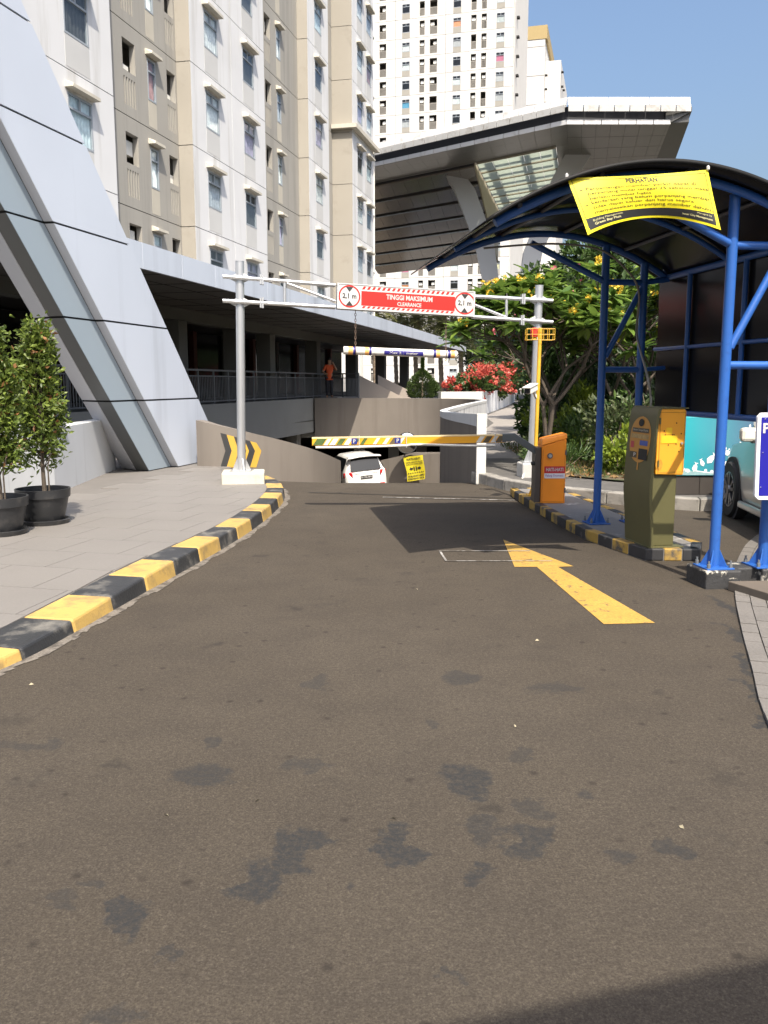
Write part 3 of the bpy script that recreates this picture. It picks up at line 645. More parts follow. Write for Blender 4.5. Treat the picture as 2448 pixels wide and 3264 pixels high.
for s, y0, y1, kmax in ((30.09, 0.002, 0.56, 3), (43.69, 0.002, 0.56, 5), (49.79, -0.648, 0.56, 6)):
    for k in range(-2, kmax + 2):
        o = link('return_panel', RET, tower, (XL(s), y0, Z0 + FL * k)); o.scale = (1, y1 - y0, 1)
q = MB(); q.box(XL(49.45), XL(55.2), -0.98, -0.66, 15.86, 16.08); q.box(XL(49.45), XL(49.77), -0.66, 0.5, 15.86, 16.08); q.build('ledge', CREAM, tower)
q = MB(); q.tube((XL(55.3), -0.55, 4), (XL(55.3), -0.55, 30), 0.085, n=10); q.build('downpipe', mat('pipe_white', (0.7, 0.68, 0.62), 0.5, 0.04), tower, smooth=True)
for z in (8.5, 12.0, 15.6, 19.1, 22.6, 26.1): MB().box(XL(54.88), XL(55.3), -0.62, -0.5, z, z + 0.09).build('pipe_bracket', RSTEEL, tower)

# ---------------------------------------------------------------- far apartment tower
KF = 146 / 128.0; FA = R(-15.4)
ft = empty('far_apartment_tower', (0, 146, 0), FA, 'white high-rise with a grid of small windows and slotted balconies behind the entrance roof', 'building')
WF = mat('far_white_paint', (0.56, 0.55, 0.525), 0.8, 0.03, 0.3, dirt=(0.62, 0.60, 0.57), dscale=0.8, dlo=0.6, dhi=0.8, streak=True)
TF = mat('far_taupe_paint', (0.34, 0.32, 0.285), 0.8, 0.05, 0.4)
FW = window_meshes(1.27, 1.38, tag_='_far', bar=0.07)
CURF = [MB().grid(lambda u, v: (1.27 * u, 0.08, 1.0 * v), 1, 1).mesh('curtain_far', mat('curtain_far_%d' % i, c, 0.9, 0.15, 3)) for i, c in enumerate(((0.62, 0.64, 0.62), (0.55, 0.16, 0.24), (0.75, 0.30, 0.14), (0.45, 0.44, 0.43), (0.62, 0.36, 0.06), (0.09, 0.3, 0.45), (0.5, 0.52, 0.5), (0.60, 0.55, 0.35)))]
cols_f = [('b', -2.05, -1.38), ('b', -0.66, 0.31), ('w', 2.6, 3.7), ('b', 5.08, 5.79), ('b', 6.52, 7.56), ('w', 9.77, 10.87), ('b', 12.25, 12.96), ('b', 13.67, 14.36), ('w', 15.69, 16.81)]
def far_panel(x0, x1, items):
    ops = []
    for kd, a, c in items:
        a, c = a * KF - x0, c * KF - x0
        if kd == 'w': ops.append((a + 0.0, a + 1.27, 0.85, 2.23))
        else: ops.append((a, c, 0.25, 2.35))
    return panel_mesh('far_panel', x1 - x0 - 0.05, FL - 0.05, ops, WF, 0.25)
bx = [(-3.2 * KF, 1.66 * KF, cols_f[:3][:2]), (1.66 * KF, 8.76 * KF, cols_f[2:5]), (8.76 * KF, 18.05 * KF, cols_f[5:])]
fm = [(x0, far_panel(x0, x1, it), it) for x0, x1, it in bx]
def slats(w):
    q = MB(); n = max(4, int(w / 0.16))
    for i in range(n): x = w * (i + 0.5) / n; q.box(x - 0.035, x + 0.035, 0.03, 0.1, 0.28, 1.28)
    q.box(0, w, 0.02, 0.11, 1.28, 1.36); return q.mesh('balustrade', TF)
SLT = {}
FSP = MB().box(0, 1.27, -0.01, 0.05, 0.03, 0.83).mesh('sp', mat('far_spandrel_paint', (0.30, 0.285, 0.25), 0.8, 0.05))
zfw = 1.6 + (50.6 - 1.6) * KF                      # top of a window row
for r in range(-3, 21):
    z = zfw - 2.23 - FL * r
    if z < -1: break
    vis = r < 7 or z < 24
    for x0, me, it in fm:
        link('facade_panel', me, ft, (x0, 0, z))
        for kd, a, c in it:
            a, c = a * KF, c * KF
            if not vis: continue
            if kd == 'w':
                o = link('window', FW[0], ft, (a, 0, z + 0.85)); link('pane', FW[1], o); ci = rnd.choices(range(8), (5, .5, .7, 2, .7, .5, 2, .5))[0]
                if rnd.random() < 0.68: link('curtain', CURF[ci], o)
                link('spandrel_panel', FSP, ft, (a, 0, z)); 
            else:
                w = c - a; k = round(w, 2)
                if k not in SLT: SLT[k] = slats(w)
                o = link('balcony', SLT[k], ft, (a, 0, z))
                if rnd.random() < 0.85: link('ac_unit', ACM, o, (rnd.choice((0.05, w - 0.65)), 0.3, 1.6))
                link('lintel', MB().box(-0.02, w + 0.02, 0.01, 0.2, 2.35, FL - 0.06).mesh('lintel', TF), o)
q = MB()
for r in range(-3, 21):
    z = zfw - 2.23 - FL * r
    q.box(-3.2 * KF, 18 * KF, 0.25, 2.2, z - 0.15, z + 0.05)
q.build('floor_slab', TF, ft)
MB().box(-3.2 * KF, 18.0 * KF, 1.6, 2.3, 0, 68).build('inner_wall', mat('far_inner_wall', (0.10, 0.095, 0.09), 0.9, 0.1, 1), ft)
MB().box(-9, 18.0 * KF, 2.3, 18, 0, 68).build('core', WF, ft)
MB().box(18.02 * KF, 18.02 * KF + 0.1, 0.3, 18, 0, 68).build('end_wall', mat('far_side_paint', (0.6, 0.585, 0.55), 0.8, 0.04, 0.3), ft)
HD = MB().box(0, 0.5, 0, 0.8, 0, 0.25).mesh('side_hood', DARKV)
for r in range(0, 10): link('side_hood', HD, ft, (18.05 * KF, 2.5, zfw - FL * r))
MB().box(-9, -3.25 * KF, -1.5, 2.3, 0, 68).build('corner_bay', WF, ft)
# distant block with the yellow roof edge
db = empty('distant_tower', (32, 195, 0), R(-15), 'distant pale block with a yellow roof band and tiny window hoods at its side', 'building')
MB().box(-3.6, 2.2, 0, 20, 0, 73.5).build('wall', WF, db); MB().box(2.2, 5.4, 3, 26, 0, 70).build('side_wing', WF, db)
MB().box(-3.7, 2.6, -0.1, 20, 73.5, 76.2).build('roof_band', mat('yellow_roof_paint', (0.36, 0.27, 0.12), 0.7, 0.05), db)
for r in range(0, 10):
    link('side_hood', HD, db, (5.4, 4.5 + (r % 2) * 0.5, 68 - 2.8 * r)); link('side_hood', HD, db, (2.25, 1.0, 66.5 - 2.8 * r)); link('side_hood', HD, db, (5.4, 10, 66 - 2.8 * r))
    MB().box(-3.62, 2.21, -0.02, 0, 72 - 5.8 * r, 72.12 - 5.8 * r).build('floor_joint', JOINT, db) if r < 6 else None

# ---------------------------------------------------------------- big entrance roof
er = empty('entrance_roof', (12.5, 66, 0), None, 'big grey panelled entrance roof with white fascia, glass skylight and slanted columns', 'canopy')
RFW = mat('roof_white_panel', (0.56, 0.56, 0.56), 0.5, 0.05, 0.5, dirt=(0.38, 0.355, 0.32), dscale=1.2, dlo=0.55, dhi=0.75)
RFW2 = mat('roof_grey_white_panel', (0.42, 0.42, 0.41), 0.5, 0.06, 0.5, dirt=(0.27, 0.25, 0.22), dscale=1.4, dlo=0.52, dhi=0.7)
RFG = mat('roof_grey_soffit', (0.20, 0.195, 0.185), 0.30, 0.06, 0.6, metal=0.5)
RFL = mat('roof_wall_panel', (0.50, 0.47, 0.44), 0.16, 0.06, 0.4, metal=0.8)
RFD = mat('roof_dark_gap', (0.03, 0.03, 0.035), 0.5, 0)
RC, RL, RR, RRF = Vector((12.49, 62, 0)), Vector((-5.8, 77.9, 0)), Vector((19.63, 62, 0)), Vector((22.3, 73.5, 0))
ZB = 19.06
def ed(a, c, off, z):
    d = (c - a).normalized(); n = Vector((d.y, -d.x, 0)); return n
def fascia(a, c, n, z0, z1, off, step, m, name, lean=0.0):
    L_ = (c - a).length; d = (c - a) / L_; k = max(1, int(round(L_ / step)))
    for i in range(k):
        p, q_ = a + d * (L_ * i / k + 0.028), a + d * (L_ * (i + 1) / k - 0.028)
        MB().extrude([p + n * off + Vector((0, 0, z0)), q_ + n * off + Vector((0, 0, z0)), q_ + n * (off + lean) + Vector((0, 0, z1)), p + n * (off + lean) + Vector((0, 0, z1))], -n * 0.1).build(name, m, er)
nL = Vector((-0.663, -0.749, 0)); nR = Vector((0, -1, 0))
for a, c, n in ((RC, RL, nL), (RC, RR, nR)):
    fascia(a, c, n, ZB, ZB + 0.30, 0.0, 1.25, RFW, 'lower_fascia_panel')
    c2 = c + Vector((1.25, 0, 0)) if c is RR else c
    fascia(a, c2, n, ZB + 0.74, ZB + 1.18, 0.35, 1.1, RFW2, 'upper_fascia_panel')
    fascia(a, c2, n, ZB + 1.2, ZB + 1.74, 0.15, 1.3, RFW, 'top_fascia_panel', lean=-0.12)
MB().extrude([(19.4, 62.04, ZB + 0.01), (20.92, 61.7, ZB + 0.76), (24.2, 75.5, ZB + 0.76), (22.2, 75.5, ZB + 0.01)], (0, 0, 0.3)).build('side_fascia', mat('roof_side_dark', (0.07, 0.07, 0.068), 0.4, 0.05), er)
MB().prism([(19.3, 62.15), (20.85, 61.95), (24.1, 75.4), (21.8, 75.4)], ZB + 0.13, ZB + 1.1).build('side_core', MATS['roof_side_dark'], er)
# soffit in panels; a = along the left edge, b = inwards along the podium direction
dS = Vector((-0.749, 0.663, 0))
def SK(a, b_, z): p = RC + dS * a + TT * b_; return Vector((p.x, p.y, z))
zz = ZB + 0.02; g = 0.008
def soff(a0, a1, b0, b1):
    MB().extrude([SK(a0 + g, b0 + g, zz), SK(a1 - g, b0 + g, zz), SK(a1 - g, b1 - g, zz), SK(a0 + g, b1 - g, zz)], (0, 0, 0.08)).build('soffit_panel', RFG, er)
for i in range(18):
    for b0, b1 in ((0.15, 1.8), (1.8, 3.45), (3.45, 5.1)): soff(i * 1.3, (i + 1) * 1.3, b0, b1)
for b0 in np.arange(5.1, 30, 3.3): soff(0, 1.0, b0, b0 + 3.3)
for i in range(7):
    for j in range(8):
        def BP(u, v):
            a_ = SK(0, 0.15 + 26 * v, zz); c_ = RR.lerp(Vector((24.2, 83.5, 0)), v); p = a_.lerp(Vector((c_.x, c_.y + 0.12, zz)), u); return Vector((p.x, p.y, zz))
        h = 0.0012; u0, u1, v0, v1 = i / 7, (i + 1) / 7, j / 8, (j + 1) / 8
        MB().extrude([BP(u0 + h, v0 + h), BP(u1 - h, v0 + h), BP(u1 - h, v1 - h), BP(u0 + h, v1 - h)], (0, 0, 0.08)).build('soffit_panel', RFG, er)
# skylight: rows of translucent panes between beams, a lattice above throws shadows on it
sky_m = bpy.data.materials.new('skylight_translucent'); sky_m.use_nodes = True; _nt = sky_m.node_tree; _nt.nodes.remove(_nt.nodes['Principled BSDF'])
_t = _n(_nt, 'ShaderNodeBsdfTranslucent'); _t.inputs[0].default_value = (0.56, 0.60, 0.55, 1); _d = _n(_nt, 'ShaderNodeBsdfDiffuse'); _d.inputs[0].default_value = (0.5, 0.54, 0.5, 1)
_ms = _n(_nt, 'ShaderNodeMixShader'); _ms.inputs[0].default_value = 0.8; _nt.links.new(_d.outputs[0], _ms.inputs[1]); _nt.links.new(_t.outputs[0], _ms.inputs[2]); _nt.links.new(_ms.outputs[0], _nt.nodes['Material Output'].inputs[0])
PANE = sky_m
for r in range(6):
    b0 = 5.2 + 3.3 * r
    for c_ in range(5):
        a0 = 1.0 + 1.46 * c_
        MB().extrude([SK(a0 + .02, b0 + 0.1, zz), SK(a0 + 1.44, b0 + 0.1, zz), SK(a0 + 1.44, b0 + 3.2, zz), SK(a0 + .02, b0 + 3.2, zz)], (0, 0, 0.03)).build('skylight_pane', PANE, er)
    MB().extrude([SK(1.0, b0 - 0.06, zz - 0.12), SK(8.3, b0 - 0.06, zz - 0.12), SK(8.3, b0 + 0.08, zz - 0.12), SK(1.0, b0 + 0.08, zz - 0.12)], (0, 0, 0.3)).build('skylight_beam', mat('skylight_beam_tan', (0.40, 0.36, 0.28), 0.6, 0.05), er)
    for a0 in (2.9, 6.3): MB().extrude([SK(a0, b0 + .1, ZB + 1.3), SK(a0 + 0.8, b0 + .1, ZB + 1.3), SK(a0 + 0.8, b0 + 3.1, ZB + 1.3), SK(a0, b0 + 3.1, ZB + 1.3)], (0, 0, 0.3)).build('lattice_bar', RFW, er)
    MB().extrude([SK(1.0, b0 + 1.3, ZB + 1.32), SK(8.3, b0 + 1.3, ZB + 1.32), SK(8.3, b0 + 1.9, ZB + 1.32), SK(1.0, b0 + 1.9, ZB + 1.32)], (0, 0, 0.3)).build('lattice_bar', RFW, er)
MB().extrude([SK(0, 0.3, ZB + 0.12), SK(24, 0.3, ZB + 0.12), SK(24, 5.0, ZB + 0.12), SK(0, 5.0, ZB + 0.12)], (0, 0, 1.1)).build('roof_slab', RFD, er)
MB().extrude([SK(8.45, 5.0, ZB + 0.12), SK(24, 5.0, ZB + 0.12), SK(24, 27, ZB + 0.12), SK(8.45, 27, ZB + 0.12)], (0, 0, 1.1)).build('roof_slab', RFD, er)
MB().extrude([SK(0.9, 0.3, ZB + 0.13), SK(0.9, 30, ZB + 0.13), (24.0, 83.5, ZB + 0.13), (19.5, 62.4, ZB + 0.13), (12.6, 62.3, ZB + 0.13)], (0, 0, 1.1)).build('roof_slab', RFD, er)
# sloping lower soffit in long strips
def SL(a, v): p = SK(a, 5.1 + 20 * v, 0); p.z = ZB - 0.25 - 4.9 * v; return p
NS = 7
for i in range(NS):
    v0, v1 = i / NS + 0.006, (i + 1) / NS - 0.026
    for k in range(11):
        a0, a1 = 8.5 + 1.5 * k + 0.012, 8.5 + 1.5 * (k + 1) - 0.012
        MB().extrude([SL(a0, v0), SL(a1, v0), SL(a1, v1), SL(a0, v1)], (0, 0, 0.12)).build('sloping_panel', RFL, er)
MB().extrude([SL(8.4, 0), SL(25, 0), SL(25, 1), SL(8.4, 1)], (0, 0, 0.1)).build('sloping_backing', RFD, er).location.z += 0.16
q = MB(); q.extrude([SK(8.38, 5.05, ZB - 0.2), SK(8.38, 25.1, ZB - 5.2), SK(8.38, 25.1, ZB + 0.1), SK(8.38, 5.05, ZB + 0.1)], -NN * 0.1); q.build('closing_wall', mat('closing_wall_tan', (0.45, 0.40, 0.30), 0.7, 0.05), er)
# slanted columns
COLM = mat('column_pale_cladding', (0.46, 0.47, 0.49), 0.4, 0.05, 0.4)
def slant(pts, Y, dep):
    q = MB(); n = len(pts)
    for x, y, w in pts:
        for dx, dy in ((-w / 2, 0), (w / 2, 0), (w / 2 + 6, dep), (-w / 2 + 6, dep)):
            p = at(x + dx, y, Y); q.v.append((p.x, p.y + dy, p.z))
    for i in range(n - 1):
        for j in range(4): a, c = i * 4 + j, i * 4 + (j + 1) % 4; q.f.append((a, c, c + 4, a + 4))
    q.f += [(3, 2, 1, 0), (4 * n - 4, 4 * n - 3, 4 * n - 2, 4 * n - 1)]; return q.build('slanted_column', COLM, er)
slant([(1452, 560, 62), (1480, 600, 66), (1543, 770, 62), (1583, 1000, 44), (1606, 1240, 44)], 75, 1.5)
slant([(1850, 480, 84), (1798, 570, 78), (1700, 800, 60), (1630, 1240, 44)], 70, 1.5)
# ---------------------------------------------------------------- right side: island, kerb, walkway, beds
isl = empty('traffic_island', (2.4, 9.5, 0), None, 'narrow concrete traffic island with yellow and black painted edge under the ticket machine', 'traffic island')
IO = [(1.80, 12.15), (1.82, 11.5), (1.88, 10.6), (1.96, 9.6), (2.06, 8.68), (2.2, 8.15), (2.37, 7.62), (2.86, 7.60), (3.0, 7.95), (2.86, 9.2), (2.72, 10.4), (2.6, 11.6), (2.5, 12.2)]
MB().prism([((x - 2.4) * 0.985 + 2.4, (y - 9.8) * 0.996 + 9.8) for x, y in IO], -0.02, 0.105).build('island_top', mat('island_concrete', (0.17, 0.16, 0.15), 0.85, 0.15, 2, bump=0.2, bscale=40, dirt=(0.40, 0.39, 0.36), dscale=2.6, dlo=0.58, dhi=0.68), isl)
IY = mat('island_yellow_paint', (0.40, 0.25, 0.05), 0.65, 0.2, 5, dirt=(0.07, 0.065, 0.06), dscale=5, dlo=0.47, dhi=0.62)
IB = mat('island_black_paint', (0.03, 0.03, 0.032), 0.6, 0.2, 5, dirt=(0.20, 0.19, 0.175), dscale=6, dlo=0.6, dhi=0.72)
cen = Vector((2.4, 9.8, 0)); kk = 0
for (ax, ay), (cx_, cy_) in zip(IO, IO[1:] + IO[:1]):
    a, c = Vector((ax, ay, 0)), Vector((cx_, cy_, 0)); L_ = (c - a).length; n_ = max(1, round(L_ / .27)); d = (c - a).normalized(); n = Vector((-d.y, d.x, 0)); n = n if (cen - a).dot(n) > 0 else -n
    if (ax, ay) == (2.37, 7.62): n_ = 3
    for i in range(n_):
        p, r_ = a + d * (L_ * i / n_), a + d * (L_ * (i + 1) / n_); kk += 1
        m_ = (IB, IY, IB)[i] if n_ == 3 and (ax, ay) == (2.37, 7.62) else (IY if kk % 2 else IB)
        MB().extrude([p + d * .002, r_ - d * .002, r_ - d * .002 + n * 0.1, p + d * .002 + n * 0.1], (0, 0, 0.112)).build('kerb_stone', m_, isl, bevel=0.012)

KR = cr([(1.42, 13.95, 0), (1.62, 13.35, 0), (1.92, 12.5, 0), (2.54, 11.74, 0), (3.19, 11.13, 0), (3.65, 10.75, 0), (4.2, 10.62, 0), (5.0, 10.75, 0), (7, 11.0, 0), (12, 11.2, 0)], 10)
KC = mat('kerb_concrete', (0.25, 0.235, 0.21), 0.9, 0.15, 3, bump=0.25, bscale=40, dirt=(0.09, 0.085, 0.075), dscale=4, dlo=0.48, dhi=0.7)
kst = resample(KR, 0.62); rk = empty('concrete_kerb', (3, 11.5, 0), None, 'plain weathered concrete kerb along the planted walkway on the right', 'kerb')
kri = [p - kn(i, kst) * -0.2 for i, p in enumerate(kst)]
for i in range(len(kst) - 1):
    a, c, d, e = kst[i], kst[i + 1], kri[i + 1], kri[i]; dv = (c - a).normalized() * 0.005
    MB().extrude([a + dv - Vector((0, 0, .03)), c - dv - Vector((0, 0, .03)), d - dv - Vector((0, 0, .03)), e + dv - Vector((0, 0, .03))], (0, 0, 0.185 + rnd.uniform(-.006, .006))).build('kerb_stone', KC, rk, bevel=0.015)
WZ = 0.148
wall_pts = [(1.62, 13.7), (1.50, 14.7), (1.36, 15.8), (1.28, 17.2), (1.35, 18.8), (1.75, 21.2), (2.55, 25.5), (3.58, 30.5), (3.68, 32.6), (3.3, 34.6), (2.2, 36.6), (-0.6, 37.2)]
walk = [(p.x, p.y) for p in kri[1:]] + [(60, 11.2), (60, 140), (-0.6, 140), (-0.6, 37.2)] + wall_pts[::-1][1:]
def flat(name, poly, z, m, kind='structure'):
    b = MB(); b.poly([(x, y, z) for x, y in poly]); me = b.mesh(name, m); bm = bmesh.new(); bm.from_mesh(me); bmesh.ops.triangulate(bm, faces=bm.faces); bmesh.ops.recalc_face_normals(bm, faces=bm.faces)
    if sum(f.normal.z for f in bm.faces) < 0: bmesh.ops.reverse_faces(bm, faces=bm.faces)
    bm.to_mesh(me); bm.free(); return tag(link(name, me), kind=kind)
flat('walkway', walk, WZ, PAVR)
flat('path', [(1.75, 16.5), (2.05, 21), (2.9, 25.6), (3.95, 31), (4.3, 37), (10.5, 66), (13.5, 66), (9.0, 45), (5.4, 30), (3.6, 20), (3.1, 16.5)], WZ + 0.004, PATH)
flat('planting_bed', [(2.55, 13.55), (3.4, 12.55), (4.3, 12.1), (30, 12.2), (45, 90), (20, 90), (9.4, 45), (5.7, 30), (3.85, 20), (3.3, 16.5), (2.9, 14.6)], WZ + 0.03, SOIL)

# pavers of the curved strip on the right
PVM = mat('grey_paver', (0.135, 0.125, 0.113), 0.85, 0.12, 4, island=0.16, fine=0.15, fscale=70, bump=0.2, bscale=60)
ps = empty('paver_strip', (2.6, 6, 0), None, 'curved strip of grey brick pavers along the right lane edge', 'paving')
PL = resample(cr([(1.2, 1.6, 0), (1.81, 3.86, 0), (2.04, 4.56, 0), (2.35, 5.48, 0), (2.69, 6.42, 0), (3.12, 7.45, 0), (3.73, 8.59, 0), (4.3, 9.3, 0), (5.2, 10.0, 0)], 10), 0.205)
for i in range(len(PL) - 1):
    d = (PL[i + 1] - PL[i]).normalized(); n = Vector((d.y, -d.x, 0))
    for r in range(5 if i % 1 == 0 else 4):
        a = PL[i] + n * (0.105 * r) + d * (0.1 if r % 2 else 0)
        MB().extrude([a + n * .003 + d * .003, a + n * .003 + d * .199, a + n * .102 + d * .199, a + n * .102 + d * .003], (0, 0, 0.018 + rnd.uniform(-.003, .003))).build('paver', PVM, ps)
flat('paver_field', [(p + Vector((d.y, -d.x, 0)) * 0.52)[:2] for p in PL] + [(9, 9.4), (9, 1.6)], 0.006, mat('paver_field_far', (0.13, 0.12, 0.108), 0.85, 0.2, 6, fine=0.2, fscale=30))

# thin dark line, painted lines and arrow on the road
LNW = mat('worn_white_line', (0.32, 0.31, 0.29), 0.8, 0.2, 4, dirt=(0.09, 0.08, 0.07), dscale=9, dlo=0.45, dhi=0.56)
ARY = mat('worn_yellow_road_paint', (0.40, 0.245, 0.05), 0.7, 0.1, 3, fine=0.25, fscale=70, dirt=(0.085, 0.068, 0.05), dscale=14, dlo=0.56, dhi=0.66)
A_ = [(1.215, 8.68), (1.12, 7.36), (1.32, 7.35), (1.46, 5.56), (1.83, 5.58), (1.53, 7.35), (1.67, 7.37)]
A_ = [gr(1604, 1721), gr(1640, 1808), gr(1711, 1808), gr(1925, 1991), gr(2088, 1987), gr(1778, 1808), gr(1828, 1806)]
b = MB(); b.poly([(p[0], p[1], 0.004) for p in A_]); me = b.mesh('road_arrow', ARY); bm = bmesh.new(); bm.from_mesh(me); bmesh.ops.triangulate(bm, faces=bm.faces)
if sum(f.normal.z for f in bm.faces) < 0: bmesh.ops.reverse_faces(bm, faces=bm.faces)
bm.to_mesh(me); bm.free(); tag(link('road_arrow', me), 'worn yellow arrow painted on the asphalt pointing to the ramp', 'road marking')
def line(p, q, w, m, lab):
    a, c = gr(*p), gr(*q); d = (c - a).normalized(); n = Vector((-d.y, d.x, 0)) * w / 2; b = MB()
    b.poly([a + n + Vector((0, 0, .008)), a - n + Vector((0, 0, .008)), c - n + Vector((0, 0, .008)), c + n + Vector((0, 0, .008))]); o = b.build('road_line', m, None); 
    if o.data.polygons[0].normal.z < 0: o.data.flip_normals()
    tag(o, lab, 'road marking')
line((1400, 1758), (1690, 1758), 0.02, LNW, 'faint white line crossing the road behind the arrow head, far one of the pair')
line((1420, 1790), (1760, 1790), 0.02, LNW, 'faint white line crossing the arrow head, near one of the pair')
line((1402, 1758), (1422, 1790), 0.02, LNW, 'short faint white line joining the two cross lines at their left end')
line((1220, 1586), (1640, 1596), 0.05, LNW, 'worn pale stripe across the road below the barrier arm')
DLN = mat('thin_dark_line', (0.012, 0.012, 0.012), 0.8, 0)  # even near-black tone for the narrow strip across the road
line((985, 1571), (1650, 1590), 0.035, DLN, 'thin dark line across the road before the ramp')
# loose specks on the road: leaves and paper
LIT = mat('litter_pale', (0.34, 0.30, 0.20), 0.8, 0.2, 9)
for k, (px, py) in enumerate(((1712, 2044), (1642, 2318), (530, 2601), (820, 2555), (2172, 2641), (100, 2185), (1330, 1880), (1255, 2612))):
    p = gr(px, py); a = k * 1.3; d = Vector((math.cos(a), math.sin(a), 0)) * 0.013; e = Vector((-d.y, d.x, 0)) * 0.45
    q = MB(); q.poly([p - d + Vector((0, 0, .005)), p + e + Vector((0, 0, .014)), p + d + Vector((0, 0, .006)), p - e + Vector((0, 0, .005))])
    tag(q.build('fallen_leaf', LIT), ('tiny pale scrap on the asphalt, %s' % ('just below the arrow tail', 'right of the middle stains', 'below the left stains', 'nearest the central stain pair', 'right of the square stain', 'beside the nearest yellow kerb stones', 'left of the arrow shaft', 'just above the central dark stain')[k]), 'litter', 'scraps on the road')

# ---------------------------------------------------------------- height gantry
STEEL = mat('brushed_silver_paint', (0.55, 0.56, 0.57), 0.32, 0.06, 3, metal=0.7)
GA, GB = Vector((-2.08, 12.75, 0)), Vector((2.33, 13.3, 0)); GD = (GB - GA).normalized(); GN = Vector((GD.y, -GD.x, 0))
def gp(px, py): return onplane(px, py, GA, GD)
gan = empty('height_gantry', tuple(GA), None, 'silver tube gantry carrying the red and white height limit sign over the ramp', 'gantry')
BLK = mat('cream_base_concrete', (0.50, 0.47, 0.38), 0.85, 0.1, 3, bump=0.2, bscale=30, dirt=(0.36, 0.33, 0.26), dscale=5)
for c_, w, z0, h, m in ((gp(776, 1496), 0.31, 0.1, 0.19, BLK), (gp(1690, 1490), 0.17, 0.13, 0.24, CONC)):
    c_ = Vector((c_.x, c_.y, 0)); MB().obox(c_ + Vector((0, 0, z0 + h / 2)), GD * w, GN * min(w, 0.28), (0, 0, h / 2)).build('base_block', m, gan, bevel=0.02)
for (px, top, bot, ztop, zb_) in (((764, 770), 835, 1496, None, 0.29), ((1719, 1694), 912, 1480, None, 0.37)):
    tp = gp(px[0], top); bt = gp(px[1], bot); bt.z = zb_
    MB().tube(bt, tp, 0.062, n=20).build('pole', STEEL, gan, smooth=True)
    MB().lathe([(0.064, 0), (0.064, 0.012), (0.0, 0.014)], tp, 20).build('pole_cap', STEEL, gan)
    for a in range(4):
        an = a * math.pi / 2 + 0.4; d = Vector((math.cos(an), math.sin(an), 0)); MB().extrude([bt + d * 0.05, bt + d * 0.15, bt + d * 0.06 + Vector((0, 0, 0.2))], Vector((-d.y, d.x, 0)) * 0.01).build('base_gusset', STEEL, gan)
    MB().obox(bt + Vector((0, 0, 0.006)), (0.16, 0, 0), (0, 0.16, 0), (0, 0, 0.006)).build('base_plate', STEEL, gan)
for (x0, y0, x1, y1) in ((711, 883, 1068, 911), (711, 960, 1068, 981), (1500, 946, 1757, 960), (1500, 1011, 1757, 1028)):
    MB().tube(gp(x0, y0) + GN * 0.075, gp(x1, y1) + GN * 0.075, 0.029, n=14).build('beam_tube', STEEL, gan, smooth=True)
for (x0, y0, x1, y1) in ((907, 899, 907, 969), (914, 905, 1068, 962), (1610, 952, 1610, 1018), (1500, 970, 1609, 1013)):
    MB().tube(gp(x0, y0) + GN * 0.075, gp(x1, y1) + GN * 0.075, 0.022, n=12).build('brace_tube', STEEL, gan, smooth=True)
GUS = mat('gusset_white_paint', (0.52, 0.53, 0.52), 0.5, 0.05)
for (x, y) in ((766, 887), (767, 965), (1713, 956), (1709, 1024)):
    c_ = gp(x, y) + GN * 0.02; MB().extrude([c_ + GD * 0.18, c_ + Vector((0, 0, 0.09)), c_ - GD * 0.18, c_ - Vector((0, 0, 0.09))], GN * 0.012).build('gusset_plate', GUS, gan)
for (x, y) in ((838, 893), (838, 967), (1665, 955), (1662, 1022)):
    c_ = gp(x, y) + GN * 0.075; MB().obox(c_, GD * 0.012, GN * 0.05, (0, 0, 0.075)).build('flange_plate', STEEL, gan); MB().obox(c_ - GD * 0.03, GD * 0.012, GN * 0.05, (0, 0, 0.07)).build('flange_plate', STEEL, gan)
# sign box
sg = empty('height_limit_sign', tuple(gp(1290, 1010)), None, 'white box sign with red TINGGI MAKSIMUM CLEARANCE band and two 2,1 m roundels', 'sign')
c00, c10, c01, c11 = gp(1072, 986), gp(1504, 1012), gp(1073, 902), gp(1507, 936)
SU, SV = c10 - c00, ((c01 - c00) + (c11 - c10)) / 2; SO = c00 + GN * 0.16; sn = SU.cross(SV).normalized(); sn = sn if sn.y < 0 else -sn
def sgp(u, v, d=0.0): return SO + SU * u + SV * v + sn * d
SW = mat('sign_white_sheet', (0.52, 0.50, 0.48), 0.4, 0.04, 3); SR = mat('sign_red', (0.44, 0.018, 0.012), 0.4, 0.05, 3); SK_ = mat('sign_black', (0.03, 0.03, 0.03), 0.4, 0); SF = mat('sign_grey_side', (0.36, 0.36, 0.36), 0.45, 0.05, 4)
q = MB(); q.extrude([sgp(0, 0), sgp(1, 0), sgp(1, 1), sgp(0, 1)], -sn * 0.22); q.build('box', SF, sg, bevel=0.006)
MB().extrude([sgp(0.012, 0.05, .003), sgp(0.988, 0.05, .003), sgp(0.988, 0.95, .003), sgp(0.012, 0.95, .003)], -sn * 0.001).build('face_sheet', SW, sg)
for a, c in (((0, 0), (1, 0.04)), ((0, 0.96), (1, 1)), ((0, 0.04), (0.01, 0.96)), ((0.99, 0.04), (1, 0.96))):
    MB().extrude([sgp(a[0], a[1], .01), sgp(c[0], a[1], .01), sgp(c[0], c[1], .01), sgp(a[0], c[1], .01)], -sn * 0.01).build('frame_edge', GUS, sg)
MB().extrude([sgp(.172, .17, .004), sgp(.853, .17, .004), sgp(.853, .74, .004), sgp(.172, .74, .004)], -sn * 0.001).build('red_panel', SR, sg)
for v0, v1 in ((.80, .92), (.04 + .03, .12 + .035)):
    for i in range(19):
        u = .176 + i * .0357; MB().extrude([sgp(u, v0, .004), sgp(u + .018, v0, .004), sgp(min(u + .030, .853), v1, .004), sgp(u + .012, v1, .004)], -sn * 0.001).build('red_stripe', SR, sg)
